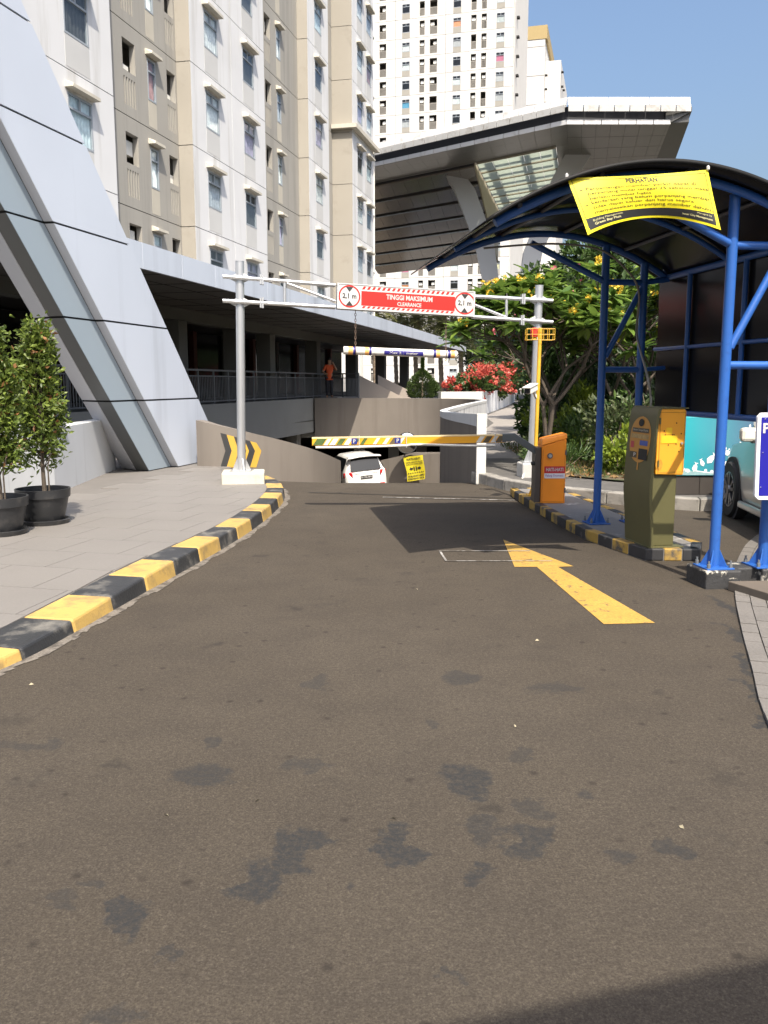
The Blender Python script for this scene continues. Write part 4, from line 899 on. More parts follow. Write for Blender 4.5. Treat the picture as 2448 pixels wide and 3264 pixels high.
asp = SU.length / SV.length
for cu_, in ((.087,), (.925,)):
    q = MB(); N = 40
    for i in range(N):
        a0, a1 = 2 * math.pi * i / N, 2 * math.pi * (i + 1) / N; f = lambda r, a: sgp(cu_ + r * math.cos(a) / asp, .5 + r * math.sin(a), .0042)
        q.poly([f(.38, a0), f(.44, a0), f(.44, a1), f(.38, a1)])
    q.build('roundel_ring', SR, sg)
    for s in (1, -1): MB().poly([sgp(cu_ - .15 / asp, .5 + s * .37, .0046), sgp(cu_ + .15 / asp, .5 + s * .37, .0046), sgp(cu_, .5 + s * .17, .0046)]).build('roundel_triangle', SK_, sg)
    put_text('lettering', '2,1 m', lambda u, v: sgp(cu_ + (-.28 + .56 * u) / asp, .38 + .24 * v, .0052), SK_, sg, .03)
put_text('lettering', 'TINGGI MAKSIMUM', lambda u, v: sgp(.352 + .335 * u, .47 + .20 * v, .0052), SW, sg, .025)
put_text('lettering', 'CLEARANCE', lambda u, v: sgp(.432 + .175 * u, .24 + .155 * v, .0052), SW, sg, .025)
# hanging bar on chains
hb = empty('hanging_bar', tuple(gp(1270, 1125)), None, 'white tube with blue and orange bands hanging on chains under the height sign', 'height bar')
B0, B1 = gp(1094, 1117) + GN * 0.05, gp(1453, 1131) + GN * 0.05; bd = (B1 - B0).normalized(); BLn = (B1 - B0).length
TW = mat('tube_white_paint', (0.72, 0.69, 0.62), 0.55, 0.08, 6, dirt=(0.42, 0.39, 0.33), dscale=14, dlo=0.56, dhi=0.7); TB = mat('tube_blue_paint', (0.02, 0.015, 0.16), 0.5, 0.15, 9); TO = mat('tube_orange_tape', (0.80, 0.40, 0.12), 0.5, 0.1, 6)
MB().tube(B0, B1, 0.058, n=24).build('tube', TW, hb, smooth=True)
for a, c, m in ((.04, .08, TO), (.082, .105, TB), (.185, .22, TO), (.222, .243, TB), (.79, .812, TB), (.814, .848, TO), (.918, .942, TB), (.945, .98, TO)):
    MB().path([B0 + bd * (BLn * a), B0 + bd * (BLn * c)], 0.0595, 24, False).build('band', m, hb, smooth=True)
ux = Vector((0, 0, 1)); fr_ = GN
def onbar(u, ang, r=.0605): return B0 + bd * (BLn * u) + (fr_ * math.cos(ang) + ux * math.sin(ang)) * r
q = MB(); q.grid(lambda u, v: onbar(.352 + .345 * u, -.75 + 1.15 * v), 1, 8); q.build('blue_label', TB, hb, smooth=True)
put_text('lettering', 'Max 2.1 meter', lambda u, v: onbar(.40 + .25 * u, -.45 + .6 * v, .0615), TW, hb, .0)
CHN = mat('rusty_chain', (0.13, 0.085, 0.06), 0.7, 0.3, 20)
for px, py0, py1 in ((1132, 990, 1108), (1419, 1008, 1120)):
    a, c = gp(px, py0) + GN * 0.05, gp(px, py1) + GN * 0.05; n = 13; q = MB()
    for i in range(n):
        m_ = a.lerp(c, (i + .5) / n); l = (c - a).length / n; d = GD if i % 2 else GN; pts = [m_ + d * (.012 * math.cos(t)) + ux * (l * .62 * math.sin(t)) for t in [k * math.pi / 4 for k in range(9)]]
        q.path(pts, .004, 5, False)
    q.build('chain', CHN, hb)
    MB().path([c + (bd * 0) + (fr_ * math.cos(t) + ux * math.sin(t)) * .062 + Vector((0, 0, B0.z + (B1.z - B0.z) * ((px - 1094) / 359) - c.z)) for t in [k * math.pi / 8 for k in range(17)]], .006, 6, False).build('chain_loop', CHN, hb)
# white conduit at the right gantry block
tag(MB().path([gp(1676, 1478), gp(1672, 1490) - Vector((0, .1, 0)), gr(1662, 1535, .1), gr(1657, 1552, .02), gr(1640, 1556, .02)], .014, 8).build('conduit', mat('white_pvc', (0.66, 0.64, 0.58), 0.5, 0.08, 8), smooth=True), 'thin white conduit running down from the right gantry base to the road', 'conduit')
# ---------------------------------------------------------------- barrier gate
ORG_P = mat('orange_powder_coat', (0.88, 0.27, 0.015), 0.45, 0.06, 4, dirt=(0.45, 0.14, 0.03), dscale=9, dlo=0.66, dhi=0.78); GREY_D = mat('dark_grey_metal', (0.09, 0.10, 0.105), 0.45, 0.08, 5)
bg_ = empty('barrier_gate', (2.09, 10.75, 0.105), None, 'orange barrier gate cabinet with striped yellow arm lowered across the ramp lane', 'barrier gate')
X0, X1, Y0_, Y1_ = 1.955, 2.255, 10.60, 10.92
q = MB(); zt0, zt1 = 0.905, 0.965
q.v = [(X0, Y0_, .105), (X1, Y0_, .105), (X1, Y1_, .105), (X0, Y1_, .105), (X0, Y0_, zt0 - .085), (X1, Y0_, zt1 - .055), (X1, Y1_, zt1 - .055), (X0, Y1_, zt0 - .085)]
q.f = [(3, 2, 1, 0), (4, 5, 6, 7), (0, 1, 5, 4), (1, 2, 6, 5), (2, 3, 7, 6), (3, 0, 4, 7)]; q.build('cabinet', ORG_P, bg_, bevel=0.012)
q = MB(); e = .006; q.v = [(X0 - e, Y0_ - e, zt0 - .083), (X1 + e, Y0_ - e, zt1 - .053), (X1 + e, Y1_ + e, zt1 - .053), (X0 - e, Y1_ + e, zt0 - .083), (X0 + .01, Y0_ + .03, zt0), (X1 + e, Y0_ + .01, zt1 + .012), (X1 + e, Y1_ - .01, zt1 + .012), (X0 + .01, Y1_ - .03, zt0)]
q.f = [(3, 2, 1, 0), (4, 5, 6, 7), (0, 1, 5, 4), (1, 2, 6, 5), (2, 3, 7, 6), (3, 0, 4, 7)]; q.build('cabinet_lid', ORG_P, bg_, bevel=0.012)
MB().box(X0 - .075, X0 - .002, Y0_ + .03, Y1_ - .03, .108, .80).build('side_housing', mat('dark_bronze_metal', (0.075, 0.06, 0.05), 0.45, 0.1, 5), bg_, bevel=0.008)
q = MB(); q.path([(2.055, Y0_ - .012, .70), (2.055, Y0_ + .01, .70)], [.034, .036], 20); q.build('lock_ring', GREY_D, bg_, smooth=True); MB().path([(2.055, Y0_ - .016, .70), (2.055, Y0_ - .008, .70)], .022, 18).build('lock_core', STEEL, bg_, smooth=True)
f_ = rect_fn((X0 + .035, Y0_ - .004, .485), (.255, 0, 0), (0, 0, .085)); MB().poly([f_(0, 0), f_(1, 0), f_(1, 1), f_(0, 1)]).build('red_sticker', mat('sticker_red', (0.50, 0.02, 0.03), 0.4, 0.05), bg_)
put_text('lettering', 'HATI-HATI', rect_fn((X0 + .055, Y0_ - .006, .508), (.215, 0, 0), (0, 0, .044)), SW, bg_, .03)
f_ = rect_fn((X0 + .035, Y0_ - .004, .42), (.255, 0, 0), (0, 0, .063)); MB().poly([f_(0, 0), f_(1, 0), f_(1, 1), f_(0, 1)]).build('white_sticker', mat('sticker_white', (0.72, 0.70, 0.72), 0.4, 0.04), bg_)
put_text('lettering', 'Palang Otomatis', rect_fn((X0 + .05, Y0_ - .006, .434), (.22, 0, 0), (0, 0, .036)), mat('sticker_purple', (0.25, 0.05, 0.30), 0.5, 0), bg_, .005)
for z in (.27, .74): MB().box(X1 - .012, X1 + .006, Y0_ - .008, Y0_ + .004, z - .03, z + .03).build('hinge', GREY_D, bg_)
for a_, c_, z0, z1 in ((.012, .288, .125, .128), (.012, .015, .128, .78), (.285, .288, .128, .78)): MB().poly([(X0 + a_, Y0_ - .0015, z0), (X0 + c_, Y0_ - .0015, z0), (X0 + c_, Y0_ - .0015, z1), (X0 + a_, Y0_ - .0015, z1)]).build('door_seam', mat('orange_seam', (0.22, 0.06, 0.01), .7, 0), bg_)
AY = Y0_ + .12
ARM_Y = mat('arm_yellow_paint', (0.78, 0.37, 0.02), 0.4, 0.05, 3); ARM_T = mat('arm_top_paint', (0.78, 0.60, 0.32), 0.5, 0.08, 4); a0, a1 = at(995, 1408, AY), at(1608, 1398, AY)
def arm(u, v, d=0.0): return a0.lerp(a1, u) + Vector((0, -d, 0.049 * v))
MB().extrude([arm(0, -1, .03), arm(1, -1, .03), arm(1, 1, .03), arm(0, 1, .03)], (0, .06, 0)).build('arm', ARM_Y, bg_, bevel=0.008)
MB().extrude([arm(0, .78, .032), arm(1, .78, .032), arm(1, 1.12, .032), arm(0, 1.12, .032)], (0, .064, 0)).build('arm_top_strip', ARM_T, bg_)
AG, AW, AB = mat('arm_green_tape', (0.07, 0.12, 0.03), 0.5, 0.2, 9), mat('arm_white_tape', (0.68, 0.65, 0.58), 0.5, 0.1, 9), mat('arm_brown_tape', (0.11, 0.085, 0.05), 0.5, 0.2, 9)
for u, w, m in ((.004, .05, AG), (.06, .02, AW), (.09, .028, AW), (.125, .03, AG), (.165, .025, AW), (.20, .028, AG), (.248, .02, AG), (.315, .018, AW), (.365, .02, AW), (.40, .03, AB), (.445, .016, AW), (.85, .025, AW), (.885, .03, AB), (.925, .02, AW), (.95, .03, AB), (.983, .015, AW)):
    MB().poly([arm(u, -.85, .0335), arm(u + w, -.85, .0335), arm(min(u + w + .022, 1), .72, .0335), arm(u + .022, .72, .0335)]).build('stripe', m, bg_)
for u in (.205, .43):
    MB().poly([arm(u, -.75, .036), arm(u + .03, -.75, .036), arm(u + .03, .75, .036), arm(u, .75, .036)]).build('parking_badge', mat('badge_blue', (0.02, 0.03, 0.2), 0.4, 0), bg_)
    put_text('lettering', 'P', lambda x, y, u=u: arm(u + .009 + .013 * x, -.5 + 1.0 * y, .038), SW, bg_, .02)
pts = [a0.lerp(a1, t) + Vector((0, -.045, -.068 - .014 * math.sin(t * 9) * (1 if t > .5 else .3))) for t in [.02 + .93 * k / 30 for k in range(31)]]
MB().path(pts, .016, 10).build('foam_pipe', AW, bg_, smooth=True)
for t in (.245, .49, .95): MB().obox(a0.lerp(a1, t) + Vector((0, -.02, -.01)), (.004, 0, 0), (0, .045, 0), (0, 0, .075)).build('cable_tie', SW, bg_)
q = MB(); 
for (px, py, w) in ((1600, 1396, .05), (1640, 1393, .045), (1700, 1432, .05), (1735, 1458, .05)):
    p = at(px, py, AY); q.v += [(p.x, p.y - .045, p.z - w), (p.x, p.y + .045, p.z - w), (p.x, p.y + .045, p.z + w), (p.x, p.y - .045, p.z + w)]
for i in range(3):
    for j in range(4): a, c = i * 4 + j, i * 4 + (j + 1) % 4; q.f.append((a, c, c + 4, a + 4))
q.f += [(0, 1, 2, 3), (15, 14, 13, 12)]; q.build('arm_bracket', GREY_D, bg_, bevel=0.006)
MB().path([(X0 - .12, AY - .05, .60), (X0 - .05, AY - .05, .60)], [.022, .028], 12).build('buffer', DARKV, bg_, smooth=True)

# yellow post with beacon and camera
yp = empty('beacon_post', (2.0, 11.35, 0.105), None, 'slim yellow post behind the barrier cabinet with a caged red beacon on top', 'post')
YP = mat('post_yellow_paint', (0.62, 0.36, 0.03), 0.5, 0.12, 4, dirt=(0.20, 0.10, 0.03), dscale=5, dlo=0.63, dhi=0.7); pb, pt = Vector((2.0, 11.35, .107)), at(1722, 1045, 11.35)
MB().tube(pb, pt, .025, n=14).build('pole', YP, yp, smooth=True); MB().obox(pb + Vector((0, 0, .008)), (.09, 0, 0), (0, .09, 0), (0, 0, .008)).build('base_plate', YP, yp)
for a in range(3): an = a * 2.1 + .5; d = Vector((math.cos(an), math.sin(an), 0)); MB().extrude([pb + d * .02, pb + d * .08, pb + d * .022 + Vector((0, 0, .14))], Vector((-d.y, d.x, 0)) * .008).build('base_gusset', YP, yp)
bc = at(1712, 1066, 11.35)
for (cx, col, nm) in ((-.075, mat('beacon_red', (0.55, 0.05, 0.03), 0.25, 0.05), 'beacon_lens'),):
    c_ = Vector((pt.x + cx, pt.y, pt.z - .155)); MB().lathe([(.034, 0), (.034, .05)], c_, 16).build('beacon_base', YP, yp, smooth=True)
    MB().lathe([(.05, .04), (.054, .09), (.048, .14), (.03, .155)], c_, 16).build(nm, col, yp, smooth=True)
q = MB(); hx, hy = .18, .06
for z in (-.155, -.085, -.012):
    for a, c in (((-hx, -hy), (hx, -hy)), ((hx, -hy), (hx, hy)), ((hx, hy), (-hx, hy)), ((-hx, hy), (-hx, -hy))): q.tube(pt + Vector((*a, z)), pt + Vector((*c, z)), .003, n=5)
for i in range(6):
    x = -hx + 2 * hx * i / 5
    for y in (-hy, hy): q.tube(pt + Vector((x, y, -.155)), pt + Vector((x, y, -.012)), .004, n=5)
q.build('beacon_cage', YP, yp)
cc = empty('cctv_camera', tuple(at(1693, 1250, 11.2)), None, 'white box security camera fixed to the yellow post, aimed at the lane', 'camera')
c_ = at(1693, 1240, 11.22); d = Vector((-.55, -.8, -.22)).normalized(); sd = d.cross(ux).normalized(); up_ = sd.cross(d)
CW = mat('camera_white', (0.72, 0.70, 0.64), 0.45, 0.04)
MB().obox(c_, d * .11, sd * .045, up_ * .04).build('housing', CW, cc, bevel=0.008); MB().obox(c_ + up_ * .048 + d * .02, d * .125, sd * .056, up_ * .006).build('sun_shield', CW, cc)
MB().obox(c_ + d * .112, d * .003, sd * .038, up_ * .032).build('lens_window', DARKV, cc); MB().beam(c_ - up_ * .03 - d * .05, (2.0, 11.35, c_.z - .12), .03, .03).build('bracket', CW, cc)

# ---------------------------------------------------------------- ticket machine
tm = empty('ticket_machine', (2.52, 7.9, .105), None, 'olive and yellow parking ticket machine standing on the island under the shelter', 'ticket machine')
OLV = mat('olive_powder_coat', (0.098, 0.092, 0.038), 0.5, 0.06, 4); MY = mat('machine_yellow', (0.78, 0.35, 0.03), 0.42, 0.04, 4, dirt=(0.35, 0.15, 0.02), dscale=16, dlo=.70, dhi=.74)
mang = R(10); mx_, my_ = Vector((math.cos(mang), math.sin(mang), 0)), Vector((-math.sin(mang), math.cos(mang), 0)); MO = Vector((2.425, 7.66, 0))
def mp(x, y, z): return MO + mx_ * x + my_ * y + Vector((0, 0, z))
MB().obox(mp(.14, .22, .113), mx_ * .17, my_ * .24, (0, 0, .007)).build('foot_plate', OLV, tm)
MB().extrude([mp(0.005, .03, .12), mp(.235, .03, .12), mp(.235, .42, .12), mp(0.005, .42, .12)], (0, 0, .68)).build('pedestal', OLV, tm, bevel=.008)
# yellow case with rounded top corners
prof = [(0.012, .78), (.275, .77), (.285, .785), (.285, 1.345), (.27, 1.365), (.06, 1.37), (.03, 1.36), (.015, 1.33)]
MB().extrude([mp(x, .0, z) for x, z in prof], my_ * .44).build('case', MY, tm, bevel=.01)
MB().extrude([mp(.02, -.008, 1.366), mp(.30, -.008, 1.366), mp(.30, .45, 1.366), mp(.02, .45, 1.366)], (0, 0, .012)).build('top_plate', OLV, tm)
# lane-side front: curved olive shield
sp_ = [(.00, .12), (-.012, .35), (-.035, .6), (-.03, .8), (-.02, 1.0), (-.005, 1.2), (.005, 1.3), (.02, 1.36), (.05, 1.385)]
q = MB(); 
for x, z in sp_: q.v += [tuple(mp(x - .015, -.02, z)), tuple(mp(x - .015, .50, z)), tuple(mp(x + .012, .50, z)), tuple(mp(x + .012, -.02, z))]
for i in range(len(sp_) - 1):
    for j in range(4): a, c = i * 4 + j, i * 4 + (j + 1) % 4; q.f.append((a, c, c + 4, a + 4))
q.f += [(0, 1, 2, 3), tuple(len(q.v) - k for k in (1, 2, 3, 4))]; q.build('front_shield', OLV, tm, smooth=True)
def fx(z):
    for (xa, za), (xb, zb2) in zip(sp_, sp_[1:]):
        if za <= z <= zb2: return xa + (xb - xa) * (z - za) / (zb2 - za)
    return sp_[-1][0]
def fp(u, z, d=.003): return mp(fx(z) - .015 - d, .44 - .40 * u, z)       # u 0..1 across the shield seen from the lane
MO_ = mat('machine_orange_panel', (0.50, 0.24, 0.04), 0.45, 0.05, 4)
q = MB(); N = 36; zc, zr = 1.08, .21
ov = [fp(.5 + .5 * math.cos(t) * (1 - 0.0 * abs(math.sin(t))), zc + zr * math.copysign(abs(math.sin(t)) ** .75, math.sin(t))) for t in [2 * math.pi * k / N for k in range(N)]]
b2 = MB(); ctr = fp(.5, zc); 
for i in range(N): b2.poly([ctr, ov[i], ov[(i + 1) % N]])
b2.build('oval_panel', MO_, tm)
def fquad(u0, u1, z0, z1, m, nm, d=.006): return MB().poly([fp(u0, z0, d), fp(u1, z0, d), fp(u1, z1, d), fp(u0, z1, d)]).build(nm, m, tm)
fquad(.46, .54, 1.28, 1.385, MO_, 'orange_line', .004); fquad(.47, .53, .80, .88, MO_, 'orange_line', .004)
q = MB(); ct = fp(.5, 1.235, .007)
for i in range(20):
    t0, t1 = 2 * math.pi * i / 20, 2 * math.pi * (i + 1) / 20; q.poly([ct, fp(.5 + .13 * math.cos(t0), 1.235 + .035 * math.sin(t0), .007), fp(.5 + .13 * math.cos(t1), 1.235 + .035 * math.sin(t1), .007)])
q.build('speaker_hole', DARKV, tm)
LB = mat('machine_label_dark', (0.06, 0.05, 0.03), 0.5, 0); fquad(.10, .90, 1.145, 1.185, LB, 'label_plate'); put_text('lettering', 'Sistem Tempel Kartu', lambda u, v: fp(.14 + .72 * u, 1.153 + .024 * v, .0075), mat('label_grey', (0.5, 0.48, 0.42), 0.5, 0), tm, .01)
fquad(.06, .92, 1.09, 1.13, mat('label_strip', (0.38, 0.26, 0.10), 0.5, .3, 30), 'card_strip'); fquad(.52, .90, 1.03, 1.075, mat('sticker_blue', (0.05, 0.09, 0.35), 0.5, 0), 'blue_sticker')
fquad(.08, .24, 1.00, 1.06, mat('button_pink', (0.45, 0.06, 0.07), 0.5, .1), 'push_button'); fquad(.50, .92, .90, 1.00, DARKV, 'ticket_slot'); fquad(.08, .42, .91, .965, LB, 'parking_label')
put_text('lettering', 'P', lambda u, v: fp(.27 + .11 * u, .92 + .036 * v, .0075), SW, tm, .02)
for (x0, x1, z0, z1) in ((.095, .15, 1.14, 1.20), (.05, .205, 1.06, 1.13)): f_ = rect_fn(mp(x0, -.004, z0), mx_ * (x1 - x0), (0, 0, z1 - z0)); MB().poly([f_(0, 0), f_(1, 0), f_(1, 1), f_(0, 1)]).build('paper_note', mat('note_yellow', (0.80, 0.50, 0.02), 0.6, .03), tm)
q = MB(); cx0 = mp(.04, -.003, .87)
ol = [cx0 + mx_ * (.034 * math.cos(t) - .0) + Vector((0, 0, .05 * math.sin(t))) for t in [2 * math.pi * k / 16 for k in range(16)]]
q.poly(ol); q.build('rubbed_patch', mat('rubbed_orange', (0.55, 0.26, 0.03), .5, .2, 30), tm)
SEAM = mat('seam_dark', (0.10, 0.05, 0.01), .7, 0)
for x0, x1, z0, z1 in ((.03, .27, 1.335, 1.338), (.03, .27, .80, .803), (.03, .033, .803, 1.335), (.267, .27, .803, 1.335)): MB().poly([mp(x0, -.0108, z0), mp(x1, -.0108, z0), mp(x1, -.0108, z1), mp(x0, -.0108, z1)]).build('door_seam', SEAM, tm)
MB().path([mp(.245, -.018, 1.06), mp(.245, -.004, 1.06)], [.011, .012], 14).build('door_lock', STEEL, tm, smooth=True)
for z in (.88, 1.26): MB().obox(mp(.028, -.012, z), mx_ * .006, my_ * .005, (0, 0, .028)).build('hinge', OLV, tm)
HOLE = mat('rust_spot', (0.06, 0.02, 0.01), .8, 0)
for x, z in ((.19, 1.24), (.24, 1.145), (.225, .985), (.085, 1.135), (.075, 1.17), (.155, 1.135), (.17, 1.135), (.195, 1.055), (.12, 1.045)): MB().poly([mp(x + .006 * math.cos(t), -.0035, z + .008 * math.sin(t)) for t in [k * math.pi / 4 for k in range(8)]]).build('drill_hole', HOLE, tm)
tag(MB().path(cr([mp(.09, .3, 1.37), mp(.085, .3, 1.47), mp(.06, .36, 1.7), (2.60, 9.0, 2.1), (2.62, 9.05, 2.5), (2.5, 9.05, 2.72), (2.2, 9.02, 2.93), (1.7, 8.95, 2.98), (1.0, 8.9, 2.93)], 8), .011, 8).build('cable', mat('grey_cable', (0.25, 0.24, 0.22), .6, .05), smooth=True), 'grey cable rising from the ticket machine up into the shelter roof', 'cable')

# ---------------------------------------------------------------- blue shelter
BLU = mat('blue_gloss_paint', (0.022, 0.10, 0.36), 0.38, 0.05, 3, dirt=(0.02, 0.075, 0.28), dscale=20, dlo=.55, dhi=.75); SHO, SHA = Vector((2.62, 6.68, 0)), R(8.2)
sh = empty('blue_shelter', tuple(SHO), SHA, 'blue tube shelter with black curved roof and black side sheet over the ticket machine', 'shelter')
LV = 2.42; posts = ((0, 0), (.42, 0), (0, LV), (.42, LV)); PR = .040
def arcz(u): s = (u + .63) / 1.35; return 2.70 + .44 * (1 - s * s) if abs(s) <= 1.001 else 2.70
for i, (u, v) in enumerate(posts):
    zf = .145 if v == 0 else .108
    MB().tube((u, v, zf), (u, v, arcz(u) - .06), PR, n=18).build('post', BLU, sh, smooth=True)
    MB().box(u - .115, u + .115, v - .115, v + .115, zf, zf + .014).build('base_plate', BLU, sh, bevel=.003)
    for a in range(4):
        an = a * math.pi / 2 + math.pi / 4; d = Vector((math.cos(an), math.sin(an), 0)); p = Vector((u, v, zf + .014)); MB().extrude([p + d * .036, p + d * .105, p + d * .04 + Vector((0, 0, .13))], Vector((-d.y, d.x, 0)) * .01).build('base_gusset', BLU, sh)
        MB().lathe([(.014, 0), (.014, .03), (.008, .032), (.008, .055)], (u + .092 * (1 if a in (0, 3) else -1), v + .092 * (1 if a < 2 else -1), zf + .014), 8).build('anchor_bolt', RSTEEL, sh)
for v in (0, LV):
    for z in (2.62, 1.73): MB().tube((0, v, z), (.42, v, z), .031, n=14).build('cross_tube', BLU, sh, smooth=True)
    MB().tube((.03, v, 1.86), (.40, v, 2.56), .030, n=14).build('diagonal_tube', BLU, sh, smooth=True)
    MB().tube((0, v, 2.62), (-.80, v, 2.99), .032, n=14).build('brace_tube', BLU, sh, smooth=True)
    us = [-1.86 + 2.56 * k / 24 for k in range(25)]; MB().path([(u, v - .08 if v == 0 else v + .02, arcz(u) - .055) for u in us], .033, 14).build('arch_tube', BLU, sh, smooth=True)
MB().path([(u, LV / 2, arcz(u) - .05) for u in us], .025, 10).build('arch_tube', BLU, sh, smooth=True)
for u in (-1.7, -1.1, -.45, .2): MB().tube((u, -.15, arcz(u) - .03), (u, LV + .2, arcz(u) - .03), .018, n=8).build('purlin', mat('purlin_dark', (0.04, 0.045, 0.06), .5, .05), sh, smooth=True)
PCB = mat('black_polycarbonate', (0.010, 0.010, 0.011), 0.2, 0.05, 2, bump=0.05, bscale=2.2, spec=0.12); 
q = MB(); q.grid(lambda a, c: (-1.98 + 2.70 * a, -.27 + (LV + .57) * c, arcz(-1.98 + 2.70 * a)), 40, 6); q.build('roof_sheet', PCB, sh, smooth=True, thick=.012)
q = MB(); q.grid(lambda a, c: (-1.98 + 2.70 * a, -.285, arcz(-1.98 + 2.70 * a) - .02 + .03 * c), 40, 1); q.build('roof_edge_trim', mat('trim_black', (0.008, 0.008, 0.008), .6, 0, spec=.2), sh, smooth=True, thick=.01)
MB().box(.715, .727, -.1, LV + .25, 1.30, 2.70).build('side_sheet', PCB, sh)
for z, r in ((2.68, .032), (1.95, .02), (1.29, .028)): MB().tube((.69, -.1, z), (.69, LV + .25, z), r, n=10).build('side_rail', BLU, sh, smooth=True)
for v in (-.08, 1.95, .95): MB().tube((.685, v, 1.29), (.685, v, 2.68), .024, n=10).build('side_post', BLU, sh, smooth=True)
for v in (0, LV): MB().tube((.42, v, 2.62), (.69, v, 2.66), .03, n=10).build('side_link', BLU, sh, smooth=True); MB().tube((.42, v, 1.73), (.69, v, 1.75), .022, n=10).build('side_link', BLU, sh, smooth=True)

# banner tied to the front arch
bn = empty('yellow_banner', tuple(at(2050, 700, 6.25)), None, 'yellow PERHATIAN notice banner tied to the front arch of the blue shelter', 'banner')
bTL, bTR, bBR, bBL = at(1806, 566, 6.24), at(2256, 541, 6.29), at(2298, 733, 6.24), at(1874, 749, 6.18)
def ban(u, v, d=0.0):                            # v 0 bottom .. 1 top
    top = bTL.lerp(bTR, u); bot = bBL.lerp(bBR, u); arc = 4 * u * (1 - u)
    bot = bot + Vector((0, .10 * arc, .118 * arc)); top = top + Vector((0, 0, -.012 * arc))
    p = bot.lerp(top, v); w = math.sin(v * math.pi)
    return p + Vector((0, -.03 * w * arc - d - .012 * w * math.sin(u * 9 + 1), 0))
def pv(v): return v
BNY = mat('banner_yellow', (0.85, 0.72, 0.015), 0.55, 0.03, 5); BNK = mat('banner_black_print', (0.02, 0.02, 0.022), 0.5, 0.1, 9); BNT = mat('banner_text_brown', (0.055, 0.04, 0.008), 0.6, 0); BNV = mat('banner_pale_print', (0.62, 0.58, 0.30), 0.6, 0)
q = MB(); q.grid(lambda a, c: ban(a, c), 110, 40); q.build('cloth', BNY, bn, smooth=True)
q = MB()
for a, c in (((.025, .95), (.975, .95)), ((.975, .95), (.975, .09)), ((.025, .09), (.025, .95))):
    n = 24
    for i in range(n):
        u0, v0 = a[0] + (c[0] - a[0]) * i / n, a[1] + (c[1] - a[1]) * i / n; u1, v1 = a[0] + (c[0] - a[0]) * (i + 1) / n, a[1] + (c[1] - a[1]) * (i + 1) / n; hz = abs(c[0] - a[0]) > .5; e = (0, .006) if hz else (.0025, 0)
        q.poly([ban(u0 - e[0], v0 - e[1], .0012), ban(u1 - e[0], v1 - e[1], .0012), ban(u1 + e[0], v1 + e[1], .0012), ban(u0 + e[0], v0 + e[1], .0012)])
q.build('border_line', BNT, bn)
q = MB(); q.grid(lambda a, c: ban(.027 + .948 * a, .05 + (.17 + .0 * a) * c + .12 * c * (1 - 4 * a * (1 - a)) * .25, .0012), 100, 8); q.build('black_band', BNK, bn, smooth=True)
def btext(s, u0, u1, v0, v1, m=BNT, bold=.008): put_text('lettering', s, lambda x, y: ban(u0 + (u1 - u0) * x, v0 + (v1 - v0) * y, .0022), m, bn, bold)
btext('PERHATIAN', .405, .625, .825, .935, BNK, .02)
btext('Perpanjangan member parkir dapat di', .10, .89, .715, .795); btext('perpanjang mulai tanggal 25 sebelum masa', .10, .97, .625, .705); btext('berlaku member habis.', .10, .56, .545, .612)
btext('kendaraan yang belum perpanjang member', .10, .97, .445, .53); btext('tidak dapat keluar dan harus segera', .10, .84, .36, .437); btext('menyelesaikan perpanjang member dahulu.', .10, .97, .262, .345)
btext('-', .055, .075, .745, .76); btext('-', .055, .075, .46, .475)
btext('Building Management', .07, .30, .155, .205, BNV, 0); btext('Green Bay Pluit', .075, .28, .085, .145, BNV, .02); btext('Managed by', .85, .955, .175, .215, BNV, 0); btext('Inner City Management', .74, .955, .10, .15, BNV, .02)
for p in (bTL, bTR): MB().lathe([(.0, -.01), (.012, 0), (.012, .02), (0, .03)], p + Vector((0, -.005, 0)), 8).build('tie', SW, bn, smooth=True)

# concrete footings under the front posts, and a loose slab
PEEL = mat('peeling_black_paint', (0.035, 0.035, 0.036), 0.6, 0.2, 6, bump=.3, bscale=30, dirt=(0.48, 0.45, 0.38), dscale=5.0, dlo=.56, dhi=.60)
tag(MB().prism([(2.51, 6.53), (2.80, 6.56), (2.81, 6.66), (2.97, 6.68), (2.98, 6.60), (3.35, 6.64), (3.32, 6.95), (2.46, 6.84)], -.02, .146).build('post_footing', PEEL, bevel=.015), 'low concrete footing with peeling black paint under the front shelter posts', 'footing')
tag(MB().prism([(2.67, 6.50), (2.83, 6.06), (3.6, 6.15), (3.5, 6.56)], .0, .075).build('loose_slab', mat('slab_dark', (0.11, 0.09, 0.07), .8, .15, 4), bevel=.006), 'flat dark brown slab lying on the pavers in front of the footing', 'slab')
# blue sign at the right edge
bs_ = empty('blue_sign', (3.05, 6.45, .7), None, 'blue parking sign board with white frame at the right edge, letter P in its corner', 'sign')
s0 = Vector((2.80, 6.42, .72)); sx = Vector((.95, .05, 0)); sz = Vector((-.018, 0, .655))
fs_ = lambda u, v, d=0: s0 + sx * u + sz * v + Vector((.05, -1, 0)) * d
rr = [(.03, 0), (.97, 0), (1, .045), (1, .955), (.97, 1), (.03, 1), (0, .955), (0, .045)]
MB().extrude([fs_(u, v, 0) for u, v in rr], (-.0015, .03, 0)).build('frame', mat('sign_frame_white', (0.72, 0.72, 0.72), .4, .05), bs_, bevel=.004)
MB().poly([fs_(.030, .05, .003), fs_(.970, .05, .003), fs_(.970, .95, .003), fs_(.030, .95, .003)]).build('blue_face', mat('sign_deep_blue', (0.014, 0.012, 0.26), .35, .05), bs_)
put_text('lettering', 'P', lambda u, v: fs_(.044 + .06 * u, .77 + .115 * v, .006), SW, bs_, .03)
for u, v in ((.06, .93), (.05, .55), (.042, .15)): MB().lathe([(.007, 0), (.0, .004)], fs_(u, v, .005), 8).build('rivet', STEEL, bs_)
for z in (.85, 1.25): MB().beam((2.98, 6.46, z), (3.02, 6.72, z), .03, .03).build('bracket', STEEL, bs_)

